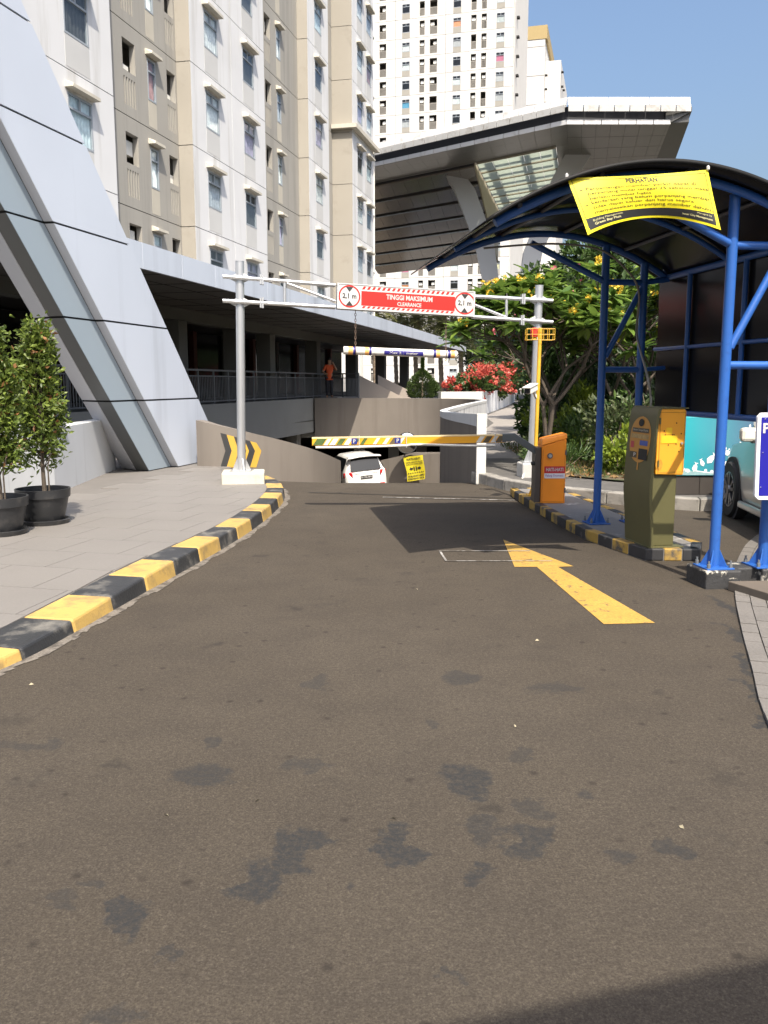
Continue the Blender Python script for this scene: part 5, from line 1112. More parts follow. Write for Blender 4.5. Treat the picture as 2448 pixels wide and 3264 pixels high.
# ---------------------------------------------------------------- teal board on a tiled plinth
tb = empty('teal_board', (4.4, 11.1, .15), None, 'teal and navy printed board with white sea motifs on a dark tiled plinth', 'board')
TEAL = bpy.data.materials.new('teal_print'); TEAL.use_nodes = True; _nt = TEAL.node_tree; _b = _nt.nodes['Principled BSDF']; _tc = _n(_nt, 'ShaderNodeTexCoord'); _sx = _n(_nt, 'ShaderNodeSeparateXYZ'); _nt.links.new(_tc.outputs['Generated'], _sx.inputs[0])
_rp = _n(_nt, 'ShaderNodeValToRGB'); _nt.links.new(_sx.outputs[0], _rp.inputs[0]); _rp.color_ramp.elements[0].color = (0.0, 0.33, 0.36, 1); _rp.color_ramp.elements[1].color = (0.045, 0.095, 0.16, 1); _e = _rp.color_ramp.elements.new(.35); _e.color = (0.025, 0.24, 0.29, 1); _nt.links.new(_rp.outputs[0], _b.inputs['Base Color']); _b.inputs['Roughness'].default_value = .45
MB().box(3.72, 4.76, 11.08, 11.45, .40, 1.16).build('board', TEAL, tb, bevel=.006)
PT = mat('dark_stone_tile', (0.055, 0.048, 0.043), .4, .15, 3)
MB().box(3.80, 4.73, 11.12, 11.42, .14, .396).build('plinth', DARKV, tb)
for i in range(3): MB().box(3.80 + .31 * i + .004, 3.80 + .31 * (i + 1) - .004, 11.10, 11.118, .155, .39).build('plinth_tile', PT, tb)
WM = mat('print_white', (0.68, 0.70, 0.68), .5, .08, 20)
def motif(cx, cz, pts, s, rot=0):
    c_, s_ = math.cos(rot), math.sin(rot); MB().poly([(cx + s * (x * c_ - y * s_), 11.076, cz + s * (x * s_ + y * c_)) for x, y in pts]).build('print_motif', WM, tb)
leaf_s = [(0, -.5), (.22, -.1), (.2, .2), (0, .5), (-.2, .2), (-.22, -.1)]
for bx_, bz, n in ((4.71, .86, 4), (4.62, .78, 3)):
    for i in range(n):
        for s in (-1, 1): motif(bx_ + s * .016, bz + i * .045, leaf_s, .05, -s * .7)
    motif(bx_, bz + n * .045, leaf_s, .06)
fish = [(-.5, 0), (-.2, .28), (.2, .2), (.35, .05), (.55, .25), (.5, 0), (.55, -.25), (.35, -.05), (.2, -.2), (-.2, -.28)]
for x, z, s, r in ((4.03, .51, .12, 1.3), (4.12, .57, .10, 2.0), (4.23, .62, .15, .9), (4.42, .70, .13, 3.1), (4.55, .66, .11, 1.6), (3.93, .47, .09, 2.8), (4.30, .46, .06, .3), (4.47, .60, .05, .4)): motif(x, z, fish, s, r)
for x, z, r in ((4.36, .75, .014), (4.41, .755, .018), (4.46, .745, .01), (4.52, .75, .016), (4.50, .62, .018), (4.55, .595, .012), (4.36, .66, .012), (4.17, .47, .02), (4.25, .455, .022)): motif(x, z, [(math.cos(t), math.sin(t)) for t in [k * math.pi / 5 for k in range(10)]], r)
MB().poly([(4.02 + .14 * k, 11.0765, .475 - .035 * math.sin(k * .62)) for k in range(6)] + [(4.02 + .14 * k, 11.0765, .462 - .035 * math.sin(k * .62)) for k in range(5, -1, -1)]).build('print_wave', WM, tb)
MB().poly([(4.33 + .07 * math.cos(t) * 1.6 + .12, 11.0768, .515 + .075 * math.sin(t)) for t in [k * math.pi / 8 for k in range(9)]]).build('print_shell', WM, tb)
MB().poly([(3.74, 11.077, .41), (3.93, 11.077, .41), (4.7, 11.077, .41), (4.7, 11.077, .445), (4.3, 11.077, .435), (4.0, 11.077, .46), (3.9, 11.077, .50)]).build('print_water', mat('print_pale_teal', (0.22, 0.36, 0.38), .5, .2, 12), tb)
# ---------------------------------------------------------------- cars
def car(name, label, loc, rz, pitch, stations, paint, group=None, tilt=0):
    """stations: x, z bottom, z belt, z roof, half width belt, half width roof; x grows to the front"""
    root = empty(name, loc, 0, label, 'car', group); root.rotation_euler = (tilt, pitch, rz)
    S = [Vector((a,)) if False else a for a in stations]; NU = 44; NV = 20
    keys = np.array(stations); xs = keys[:, 0]
    def st(u): 
        x = xs[0] + (xs[-1] - xs[0]) * u; return x, [np.interp(x, xs, keys[:, k]) for k in range(1, 6)]
    def surf(u, v, off=0.0):                       # v 0..1 from the left sill over the roof to the right sill
        x, (zb, zl, zr, wb, wr) = st(u); s = -1 if v < .5 else 1; t = 1 - abs(v - .5) * 2       # t 0 sill .. 1 roof centre
        prof = [(0, wb * .93, zb), (.10, wb * .99, zb + .10), (.25, wb * 1.0, zb + (zl - zb) * .55), (.40, wb * .965, zl), (.46, wb * .93, zl + .02), (.70, wr, zr - .09), (.78, wr * .86, zr - .03), (1.0, 0, zr)]
        tt = [p[0] for p in prof]; return Vector((x, s * (np.interp(t, tt, [p[1] for p in prof]) + off), np.interp(t, tt, [p[2] for p in prof]) + (off if t > .72 else 0)))
    return root, surf, st
def wheel(parent, x, y, r, side, rim):
    q = MB(); TY = mat('tyre_rubber', (0.02, 0.02, 0.02), .8, .1, 20)
    prof = [(.62 * r, -.09), (.93 * r, -.10), (r, -.07), (r, .07), (.93 * r, .10), (.62 * r, .09)]; n = 32
    for rr_, w in prof:
        for j in range(n): a = 2 * math.pi * j / n; q.v.append((x + rr_ * math.cos(a), y + w, r + rr_ * math.sin(a)))
    for i in range(5):
        for j in range(n): a, c = i * n + j, i * n + (j + 1) % n; q.f.append((a, c, c + n, a + n))
    w = q.build('wheel', TY, parent, smooth=True)
    q = MB(); yy = y + side * .075
    for k in range(5):
        a = 2 * math.pi * k / 5 + .3
        for da in (-.16, .16):
            d0, d1 = Vector((math.cos(a + da * .5), 0, math.sin(a + da * .5))), Vector((math.cos(a + da * 1.5), 0, math.sin(a + da * 1.5))); q.beam(Vector((x, yy, r)) + d0 * .05, Vector((x, yy + side * .01, r)) + d1 * (.60 * r), .035, .03, up=(0, 1, 0))
    q.path([Vector((x + .61 * r * math.cos(t), yy, r + .61 * r * math.sin(t))) for t in [k * math.pi / 16 for k in range(33)]], .018, 6, False); q.path([(x, yy - .02, r), (x, yy + side * .03, r)], [.06, .05], 14); q.build('rim', rim, w)
    MB().path([(x, y - side * .02, r), (x, y + side * .01, r)], .6 * r, 20).build('brake_backing', DARKV, w)
# white car going down the ramp
WP = mat('white_car_paint', (0.78, 0.77, 0.74), .3, .02, coat=.6); CG = mat('car_glass', (0.010, 0.012, 0.014), .06, 0, spec=.4); RL = mat('tail_light_red', (0.50, 0.015, 0.02), .15, .1, 30, coat=.5); BP_ = mat('black_plastic', (0.02, 0.02, 0.02), .5, .1); RIM = mat('alloy_rim', (0.25, 0.25, 0.26), .3, .05, metal=.8)
sts = [(-2.05, .34, .80, .86, .74, .66), (-2.0, .28, .92, .98, .80, .68), (-1.93, .24, .98, 1.18, .835, .66), (-1.75, .22, 1.0, 1.52, .845, .60), (-1.55, .20, 1.0, 1.60, .85, .60), (-.6, .20, .98, 1.63, .85, .62), (.3, .20, .96, 1.58, .85, .61), (.75, .20, .96, 1.36, .85, .62), (1.15, .20, .97, 1.03, .84, .70), (1.7, .24, .86, .90, .80, .68), (2.1, .32, .66, .70, .70, .55)]
wc, sf, st_ = car('white_car', 'white hatchback seen from behind, driving down the ramp', (-1.15, 35.5, -2.83), R(105), 0, sts, WP, None, R(-5))
q = MB(); q.grid(lambda u, v: sf(u, v), 60, 28); q.poly([sf(0, v) for v in [k / 28 for k in range(29)]]); q.build('body', WP, wc, smooth=True)
def glass(nm, pts, m=CG): q = MB(); q.grid(lambda u, v: Vector(pts[0]).lerp(Vector(pts[1]), u).lerp(Vector(pts[3]).lerp(Vector(pts[2]), u), v), 6, 4); return q.build(nm, m, wc, smooth=True)
glass('rear_window', [(-2.045, -.62, 1.03), (-2.045, .62, 1.03), (-1.84, .54, 1.52), (-1.84, -.54, 1.52)])
for s in (-1, 1):
    q = MB(); q.grid(lambda u, v: (-1.6 + 2.2 * u, s * (.862 - .235 * v * .98), 1.02 + .47 * v - .16 * max(0, u - .7) * v), 8, 3); q.build('side_window', CG, wc, smooth=True)
    q = MB(); q.grid(lambda u, v: (-2.10 + .30 * u - .02 * v + .02, s * (.56 + .20 * u * 1.0 + .11 * (1 - (1 - u) ** 2)), .80 + .20 * v - .04 * u), 6, 3); o = q.build('tail_light', RL, wc, smooth=True, thick=.02)
    MB().box(-2.075, -2.03, s * .62 - .09, s * .62 + .09, .40, .48).build('reflector', RL, wc); wheel(wc, -1.3, s * .76, .31, s, RIM); wheel(wc, 1.35, s * .76, .31, s, RIM)
    MB().box(.55, .75, s * .86, s * 1.02, 1.0, 1.14).build('mirror', WP, wc, bevel=.03)
q = MB(); q.grid(lambda u, v: (-2.02 + .30 * v, -.66 + 1.32 * u, 1.57 + .05 * math.sin(math.pi * u) - .02 * (1 - v)), 12, 3); q.build('spoiler', WP, wc, smooth=True, thick=.05)
MB().box(-2.08, -2.0, -.62, .62, .30, .44).build('bumper_insert', BP_, wc, bevel=.02); MB().box(-2.075, -2.05, -.24, .24, .70, .82).build('number_plate', DARKV, wc)
put_text('lettering', 'B 1762 BRV', lambda u, v: (-2.08, .21 - .42 * u, .73 + .065 * v), SW, wc, .01); MB().box(-2.06, -2.0, -.5, .5, .90, .94).build('tailgate_trim', WP, wc, bevel=.01)
MB().beam((-2.0, .05, 1.1), (-1.9, -.4, 1.18), .02, .02).build('wiper', BP_, wc)
# silver car on the right lane
SP_ = mat('silver_car_paint', (0.50, 0.50, 0.47), .3, .02, metal=.2, coat=.7)
sts2 = [(-2.3, .38, .80, .84, .70, .6), (-2.2, .26, .92, .97, .80, .66), (-1.75, .22, .98, 1.05, .87, .66), (-1.15, .20, .98, 1.36, .89, .58), (-.4, .20, .96, 1.44, .90, .58), (.2, .20, .95, 1.40, .90, .58), (.95, .20, .94, 1.02, .90, .70), (1.6, .22, .84, .89, .88, .68), (1.9, .26, .72, .78, .83, .62), (2.04, .36, .58, .62, .66, .48)]
scar, sf2, _ = car('silver_car', 'silver saloon car at the right edge, front wheel and mirror showing behind the blue sign', (4.90, 8.74, 0), R(84), 0, sts2, SP_)
q = MB(); q.grid(lambda u, v: sf2(u, v), 72, 28); q.poly([sf2(0, v) for v in [k / 28 for k in range(29)]]); q.poly([sf2(1, v) for v in [k / 28 for k in range(29)]]); q.build('body', SP_, scar, smooth=True)
for s in (-1, 1):
    q = MB(); q.grid(lambda u, v: (-1.35 + 2.1 * u, s * (.905 - .33 * v), .99 + .36 * v * (1 - .8 * max(0, u - .6) ** 1.2) - .05 * v * max(0, .25 - u)), 8, 3); q.build('side_window', CG, scar, smooth=True)
    for x in (-1.35, 1.38):
        MB().path([(x, s * .80, .34), (x, s * .895, .34)], .385, 28).build('wheel_arch', DARKV, scar, smooth=True); wheel(scar, x, s * .83, .335, s, RIM)
    q = MB(); q.obox((.45, s * 1.0, 1.04), (.06, 0, 0), (0, .10, 0), (0, 0, .075)); q.build('mirror', mat('mirror_cream', (0.66, 0.64, 0.56), .3, .02, coat=.5), scar, bevel=.035); MB().box(.39, .47, s * .86, s * .98, .95, .985).build('mirror_arm', BP_, scar)
    MB().box(-.95, 1.0, s * .87, s * .925, .17, .25).build('sill_trim', SP_, scar, bevel=.02); MB().box(-.2, -.195, s * .90, s * .912, .3, .95).build('door_gap', DARKV, scar); MB().box(-.05, .1, s * .905, s * .93, .80, .83).build('door_handle', SP_, scar, bevel=.01)
q = MB(); q.grid(lambda u, v: (.95 - .72 * v, (-.72 + 1.44 * u) * (1 - .2 * v), 1.035 + .36 * v), 8, 4); q.build('windscreen', CG, scar, smooth=True)
q = MB(); q.grid(lambda u, v: (-1.75 + .60 * v, (-.68 + 1.36 * u) * (1 - .15 * v), 1.07 + .29 * v), 8, 4); q.build('rear_window', CG, scar, smooth=True)
# pale van parked beyond the teal board
van, sf3, _ = car('parked_van', 'pale van parked beyond the teal board, only its dark bumper and plate showing', (7.7, 18.5, WZ), R(95), 0, [(a * 1.0, b_, c_ * 1.1, d_ * 1.12, e_, f__) for a, b_, c_, d_, e_, f__ in sts], WP)
q = MB(); q.grid(lambda u, v: sf3(u, v), 40, 20); q.poly([sf3(0, v) for v in [k / 20 for k in range(21)]]); q.build('body', WP, van, smooth=True)
MB().box(-2.12, -1.98, -.8, .8, .25, .60).build('bumper', BP_, van, bevel=.03); MB().box(-2.14, -2.1, -.26, .26, .62, .76).build('number_plate', DARKV, van)
for s in (-1, 1):
    wheel(van, -1.3, s * .76, .32, s, RIM); wheel(van, 1.35, s * .76, .32, s, RIM)
MB().box(-2.04, -1.9, -.62, .62, 1.12, 1.6).build('rear_window', CG, van)
# distant cars on the far road
for i, (x, y, m, lab) in enumerate(((50.2, 196.0, WP, 'small white car far down the road behind the trees'), (47.2, 190.0, CG, 'small dark car far down the road beside the white one'))):
    fc, sff, _ = car('distant_car', lab, (x, y, 0.0), R(75), 0, sts, m, 'distant cars'); q = MB(); q.grid(lambda u, v: sff(u, v), 30, 16); q.poly([sff(0, v) for v in [k / 16 for k in range(17)]]); q.build('body', m, fc, smooth=True)
    MB().box(-2.0, -1.85, -.58, .58, 1.05, 1.42).build('rear_window', CG, fc)
    for s in (-1, 1): MB().box(-2.08, -1.98, s * .72 - .1, s * .72 + .1, .8, .95).build('tail_light', RL, fc); wheel(fc, -1.3, s * .76, .31, s, RIM); wheel(fc, 1.35, s * .76, .31, s, RIM)

# ---------------------------------------------------------------- convex mirror and warning banner in the pit
cm = empty('convex_mirror', tuple(at(1297, 1412, 34.2)), None, 'round convex traffic mirror on a bracket above the pit wall', 'mirror'); c_ = at(1297, 1412, 34.2); q = MB()
q.grid(lambda u, v: c_ + Vector((.40 * u * math.cos(2 * math.pi * v), -.10 * (1 - u * u), .40 * u * math.sin(2 * math.pi * v))), 8, 28, u0=.001); q.build('mirror_face', mat('mirror_chrome', (0.75, 0.78, 0.8), .03, 0, metal=1.0), cm, smooth=True)
MB().path([c_ + Vector((.41 * math.cos(t), 0, .41 * math.sin(t))) for t in [k * math.pi / 16 for k in range(33)]], .02, 6, False).build('rim', DARKV, cm); MB().tube(c_ + Vector((0, .05, 0)), (c_.x + .2, 36.6, c_.z + .1), .035, n=8).build('bracket', STEEL, cm)
wb_ = empty('warning_banner', tuple(at(1321, 1535, 34.2)), None, 'yellow HATI-HATI warning sheet with arrows hanging on the pit wall', 'banner')
w00, w10, w11, w01 = at(1298, 1535, 34.3), at(1354, 1527, 34.0), at(1350, 1450, 34.0), at(1288, 1458, 34.35)
wf = lambda u, v, d=0.: w00.lerp(w10, u).lerp(w01.lerp(w11, u), v) + Vector((.03 * math.sin(v * 5), -d - .02 * math.sin(u * 6 + v * 3), 0))
q = MB(); q.grid(lambda u, v: wf(u, v), 12, 14); q.build('cloth', mat('warning_yellow', (0.60, 0.50, 0.02), .6, .04, 4), wb_, smooth=True)
def wt(s, u0, u1, v0, v1, bold=.02): put_text('lettering', s, lambda x, y: wf(u0 + (u1 - u0) * x, v0 + (v1 - v0) * y, .02), BNK, wb_, bold)
wt('HATI-HATI', .15, .85, .85, .94, .03); wt('KENDARAAN DARI', .08, .94, .74, .79); wt('KANAN DAN KIRI', .08, .94, .66, .71); wt('NYALAKAN LAMPU', .06, .96, .16, .24, .03); wt('KENDARAAN ANDA', .06, .96, .05, .13, .03)
for s in (-1, 1): MB().poly([wf(.5 + s * x, y, .02) for x, y in ((.32, .50), (.22, .58), (.22, .535), (.12, .535), (.12, .465), (.22, .465), (.22, .42))]).build('arrow', BNK, wb_)
for x in (.44, .56): MB().poly([wf(x + dx, y, .02) for dx, y in ((-.03, .41), (-.035, .54), (-.02, .56), (-.02, .59), (.02, .59), (.02, .56), (.035, .54), (.03, .41))]).build('figure', BNK, wb_)
for i in range(9): MB().poly([wf(.05 + .1 * i + dx, y, .02) for dx, y in ((0, .30), (.05, .30), (.08, .35), (.03, .35))]).build('stripe', BNK, wb_)

# ---------------------------------------------------------------- people
def skin_mesh(name, J, E, m, parent, sub=2, rootj=None):
    ks = list(J); me = bpy.data.meshes.new(name); me.from_pydata([J[k][0] for k in ks], [(ks.index(a), ks.index(c)) for a, c in E], []); me.materials.append(m)
    o = link(name, me, parent); o.modifiers.new('skin', 'SKIN').use_smooth_shade = True
    for i, k in enumerate(ks): r = J[k][1]; me.skin_vertices[0].data[i].radius = (r, r) if not isinstance(r, tuple) else r; me.skin_vertices[0].data[i].use_root = (k == (rootj or ks[0]))
    s = o.modifiers.new('subsurf', 'SUBSURF'); s.levels = sub; s.render_levels = sub; return o
SKN = mat('skin', (0.33, 0.19, 0.12), .55, .05, 6); SHIRT = mat('orange_shirt', (0.62, 0.10, 0.03), .8, .1, 8); TROU = mat('dark_trousers', (0.02, 0.022, 0.03), .85, .1, 8); HAIR = mat('black_hair', (0.012, 0.011, 0.01), .6, 0)
def person(name, label, loc, rz, arms, shirt, hair=True, sit=False, bend=0.0):
    p = empty(name, loc, rz, label, 'person'); hip = .90
    J = {'pelvis': ((0, 0, hip), .115), 'waist': ((0, -.02 * bend, hip + .16), .11), 'chest': ((0, -.08 * bend, hip + .38), .125), 'neck': ((0, -.12 * bend, hip + .53), .055), 'head0': ((0, -.13 * bend, hip + .60), .07), 'head1': ((0, -.15 * bend - .01, hip + .69), .095), 'head2': ((0, -.15 * bend, hip + .77), .075)}
    E = [('pelvis', 'waist'), ('waist', 'chest'), ('chest', 'neck'), ('neck', 'head0'), ('head0', 'head1'), ('head1', 'head2')]
    for s, S in ((-1, 'L'), (1, 'R')):
        sh_, el, wr, hd = arms[S]; J['sh' + S] = ((s * .17, -.09 * bend, hip + .45), .06); J['el' + S] = (el, .045); J['wr' + S] = (wr, .032); J['hd' + S] = (hd, .035); E += [('chest', 'sh' + S), ('sh' + S, 'el' + S), ('el' + S, 'wr' + S), ('wr' + S, 'hd' + S)]
        if not sit: kn_, an, to = (s * .10, -.02, .48), (s * .10, .03, .08), (s * .11, -.13, .03)
        else: kn_, an, to = (s * .16, -.42, hip - .06), (s * .15, -.36, hip - .46), (s * .15, -.50, hip - .5)
        J['th' + S] = ((s * .09, 0, hip - .06), .09); J['kn' + S] = (kn_, .06); J['an' + S] = (an, .042); J['to' + S] = (to, .035); E += [('pelvis', 'th' + S), ('th' + S, 'kn' + S), ('kn' + S, 'an' + S), ('an' + S, 'to' + S)]
    skin_mesh('body', J, E, SKN, p)
    T = {k: (J[k][0], J[k][1] * 1.16) for k in ('pelvis', 'waist', 'chest', 'shL', 'shR')}; T['hem'] = ((0, 0, hip - .07), .14); T['neckb'] = ((J['neck'][0][0], J['neck'][0][1], J['neck'][0][2] - .03), .065); te = [('hem', 'pelvis'), ('pelvis', 'waist'), ('waist', 'chest'), ('chest', 'neckb'), ('chest', 'shL'), ('chest', 'shR')]
    for S in 'LR': a, c = Vector(J['sh' + S][0]), Vector(J['el' + S][0]); T['up' + S] = (tuple(a.lerp(c, .8)), .062); te.append(('sh' + S, 'up' + S))
    skin_mesh('shirt', T, te, shirt, p)
    T = {'pelvis': (J['pelvis'][0], .128)}; te = []
    for S in 'LR':
        for k in ('th', 'kn', 'an'): T[k + S] = (J[k + S][0], J[k + S][1] * 1.18)
        te += [('pelvis', 'th' + S), ('th' + S, 'kn' + S), ('kn' + S, 'an' + S)]
    skin_mesh('trousers', T, te, TROU, p)
    h = J['head1'][0]
    if hair: q = MB(); q.grid(lambda u, v: (h[0] + .10 * math.sin(u * 1.75) * math.cos(2 * math.pi * v), h[1] + .02 + .115 * math.sin(u * 1.75) * math.sin(2 * math.pi * v), h[2] + .03 + .115 * math.cos(u * 1.75)), 8, 16, u0=.01); q.build('hair', HAIR, p, smooth=True)
    MB().lathe([(.004, -.02), (.014, -.005), (.006, .02)], (h[0], h[1] - .10, h[2] - .01), 8).build('nose', SKN, p, smooth=True)
    for s in (-1, 1): MB().lathe([(.001, -.009), (.011, 0), (.001, .009)], (h[0] + s * .034, h[1] - .088, h[2] + .022), 8).build('eye', DARKV, p)
    return p, J
pp = onplane(1049, 1200, TN(0, -11.55, 0), TT); pp = Vector((-2.35, 37.35, .93))
person('person', 'person in an orange shirt leaning on the railing, one hand raised to the head', tuple(pp), R(8), {'L': (None, (-.30, -.20, 1.10), (-.20, -.38, 1.03), (-.12, -.42, 1.02)), 'R': (None, (.30, -.22, 1.18), (.16, -.22, 1.45), (.10, -.20, 1.54))}, SHIRT, bend=1.0)
ms = Vector((21.6, 93.0, WZ)); sco = empty('motor_scooter', tuple(ms), R(100), 'small motor scooter ridden away far behind the frangipani trees', 'scooter')
for x in (-.6, .6): MB().path([(x + .24 * math.cos(t), 0, .27 + .24 * math.sin(t)) for t in [k * math.pi / 10 for k in range(21)]], .05, 8, False).build('wheel', BP_, sco, smooth=True)
MB().extrude([(-.75, -.13, .45), (.1, -.13, .3), (.45, -.13, .35), (.55, -.13, .95), (.42, -.13, .95), (.3, -.13, .5), (.05, -.13, .5), (-.1, -.13, .75), (-.75, -.13, .78)], (0, .26, 0)).build('body', mat('scooter_red', (0.3, 0.02, 0.02), .3, .05), sco, bevel=.03); MB().tube((.45, -.3, 1.0), (.45, .3, 1.0), .018, n=8).build('handlebar', BP_, sco); MB().box(-.75, 0, -.14, .14, .76, .84).build('seat', BP_, sco, bevel=.03)
rd, RJ = person('person', 'person in green jacket and white helmet riding the distant scooter', (ms.x, ms.y, WZ - .02), R(190), {'L': (None, (-.28, -.25, 1.10), (-.27, -.45, 1.02), (-.27, -.52, 1.02)), 'R': (None, (.28, -.25, 1.10), (.27, -.45, 1.02), (.27, -.52, 1.02))}, mat('green_jacket', (0.01, 0.16, 0.07), .8, .1), hair=False, sit=True, bend=.3)
MB().lathe([(.05, -.06), (.125, -.04), (.135, .04), (.10, .12), (.0, .15)], (0, -.05, .9 + .70), 16).build('helmet', WP, rd, smooth=True)
# ---------------------------------------------------------------- vegetation
BARK = mat('grey_brown_bark', (0.16, 0.125, 0.09), .9, .25, 6, bump=.5, bscale=30); BARK2 = mat('frangipani_bark', (0.085, 0.067, 0.050), .85, .2, 5, bump=.3, bscale=25)
LF = leafmat('frangipani_leaf', (0.065, 0.13, 0.025), (0.19, 0.28, 0.05), .38, .38); FLY = leafmat('yellow_petal', (0.72, 0.45, 0.02), (0.80, 0.60, 0.08), .35); FLP = leafmat('pink_petal', (0.62, 0.12, 0.18), (0.70, 0.25, 0.28), .35)
def frang_leaf():                                   # long pointed leaf, drooping, base at the origin pointing along +x
    q = MB(); n = 5; ws = [0.014, .042, .055, .048, .027, 0.002]
    for i in range(n + 1):
        t = i / n; x = .27 * t; z = -.055 * t * t; q.v += [(x, -ws[i], z + .010), (x, 0, z - .004), (x, ws[i], z + .010)]
    for i in range(n):
        for j in range(2): a = i * 3 + j; q.f.append((a, a + 3, a + 4, a + 1))
    return q
FLM = frang_leaf().mesh('frangipani_leaf', LF, smooth=True, recalc=False); FV = np.array(frang_leaf().v); FF = np.array(frang_leaf().f)
def place(M, V): return V @ np.array(M.to_3x3()).T + np.array(M.translation)
def frangipani(base, H, spread, seed, label, petal, single=0, lean=(0, 0), ntrunk=2, group='frangipani trees', depth=4, lsc=1.0):
    rg = random.Random(seed); base = Vector(base); root = empty('frangipani_tree', tuple(base), None, label, 'tree', group); bm_ = MB(); tips = []
    def grow(p, d, r, L, k):
        n = 4; pts = [p]; dd = d.copy()
        for i in range(n): dd = (dd + Vector((rg.uniform(-.12, .12), rg.uniform(-.12, .12), .05))).normalized(); pts.append(pts[-1] + dd * (L / n))
        bm_.path(pts, [r * (1 - .28 * i / n) for i in range(n + 1)], 7, k == depth)
        e = pts[-1]
        if k == depth: tips.append((e, dd)); return
        m = rg.choice((2, 3)) if k < depth - 1 else rg.choice((2, 2, 3)); a0 = rg.uniform(0, 6.28)
        for j in range(m):
            a = a0 + 6.283 * j / m + rg.uniform(-.4, .4); o = dd.orthogonal().normalized(); w = dd.cross(o); nd = (dd * .75 + (o * math.cos(a) + w * math.sin(a)) * rg.uniform(.55, .9) * spread + Vector((0, 0, .12))).normalized(); grow(e, nd, r * .70, L * rg.uniform(.62, .82), k + 1)
    for t in range(ntrunk):
        a = rg.uniform(0, 6.28); d = Vector((math.cos(a) * .22 + lean[0], math.sin(a) * .22 + lean[1], 1)).normalized(); grow(base + Vector((math.cos(a) * .12, math.sin(a) * .12, -.05)), d, .046, H * .34, 0)
    bm_.build('trunk', BARK2, root, smooth=True)
    mats_ = []
    for e, d in tips:
        m = rg.randint(16, 22)
        for j in range(m):
            a = 6.283 * j / m * 2.4 + rg.uniform(-.2, .2); el = rg.uniform(-.45, .8); L = rg.uniform(.8, 1.35) * lsc
            dirv = Vector((math.cos(a) * math.cos(el), math.sin(a) * math.cos(el), math.sin(el))); side = Vector((-math.sin(a), math.cos(a), 0)); up = dirv.cross(side)
            roll = rg.uniform(-.35, .35); side2 = side * math.cos(roll) + up * math.sin(roll); up2 = dirv.cross(side2)
            M = Matrix((( dirv.x * L, side2.x * L, up2.x * L, e.x + dirv.x * .01), (dirv.y * L, side2.y * L, up2.y * L, e.y), (dirv.z * L, side2.z * L, up2.z * L, e.z + .02 * j / m), (0, 0, 0, 1))); mats_.append(M)
    mats_.sort(key=lambda M: M.translation.y); off = org(root)
    for M in mats_[:single]:
        o = link('leaf', FLM, root); M2 = M.copy(); M2.translation = M.translation - off; o.matrix_local = M2
    rest = mats_[single:]
    if rest:
        V = np.concatenate([place(M, FV) for M in rest]) - np.array(off); F_ = np.concatenate([FF + i * len(FV) for i in range(len(rest))]); me = bpy.data.meshes.new('foliage'); me.from_pydata(V.tolist(), [], F_.tolist()); me.materials.append(LF); me.polygons.foreach_set('use_smooth', [True] * len(me.polygons)); tag(link('foliage', me, root), kind='stuff')
    if petal:
        C, D = [], []
        for e, d in tips:
            if rg.random() < .55:
                c0 = e + Vector((rg.uniform(-.06, .06), rg.uniform(-.12, .0), rg.uniform(.06, .14)))
                for f in range(rg.randint(4, 8)):
                    cf = c0 + Vector((rg.uniform(-.07, .07), rg.uniform(-.07, .07), rg.uniform(-.05, .06))); ax = Vector((rg.uniform(-.6, .6), -1, rg.uniform(-.2, .9))).normalized(); o1 = ax.orthogonal().normalized(); w1 = ax.cross(o1)
                    for k in range(5): t = k * 1.2566; C.append(cf); D.append((o1 * math.cos(t) + w1 * math.sin(t) + ax * .35).normalized())
        if C: me = leaf_mesh('flowers', petal, np.array([tuple(x - off) for x in C]), np.array([tuple(x) for x in D]), .045, .034); tag(link('flowers', me, root), kind='stuff')
    return root
frangipani((2.95, 14.9, .17), 3.25, 1.05, 5, 'yellow-flowered frangipani tree standing nearest, just behind the beacon post', FLY, single=300, lean=(-.02, -.05), ntrunk=3, depth=4)
frangipani((4.5, 15.9, .17), 3.7, 1.0, 9, 'yellow-flowered frangipani tree behind the back posts of the blue shelter', FLY, lean=(.0, -.02), ntrunk=3)
frangipani((3.45, 17.6, .17), 3.3, .9, 21, 'pink-flowered frangipani tree behind the nearest yellow one', FLP, ntrunk=2, lean=(-.12, 0))
frangipani((5.6, 17.5, .17), 3.8, 1.0, 33, 'frangipani tree farthest right, behind the black shelter sheet', FLY, ntrunk=2)
frangipani((4.9, 21.5, .17), 4.0, 1.0, 41, 'tall frangipani tree farthest back in the planting bed', FLP, ntrunk=2)

def shrub(name, label, c, rad, n, L, W, a, b2, cat='shrub', group=None, clumps=14, stems=4, up=.35, mname=None, csize=.42):
    base = (c[0], c[1], WZ + .02); r = empty(name, base, None, label, cat, group); q = MB()
    for i in range(stems): an = i * 2.4; q.path([(c[0] + .04 * math.cos(an), c[1] + .04 * math.sin(an), base[2]), (c[0] + rad[0] * .3 * math.cos(an), c[1] + rad[1] * .3 * math.sin(an), c[2]), (c[0] + rad[0] * .5 * math.cos(an), c[1] + rad[1] * .5 * math.sin(an), c[2] + rad[2] * .5)], [.012, .009, .004], 5)
    q.build('stem', BARK, r); foliage('foliage', leafmat(mname or label[:40], a, b2), r, n, c, rad, L, W, clumps, csize, up); return r
YG = ((0.11, 0.17, 0.02), (0.24, 0.30, 0.03)); MG = ((0.035, 0.075, 0.02), (0.085, 0.14, 0.03)); DG = ((0.018, 0.042, 0.012), (0.055, 0.095, 0.026)); VG = ((0.05, 0.075, 0.03), (0.125, 0.15, 0.065))
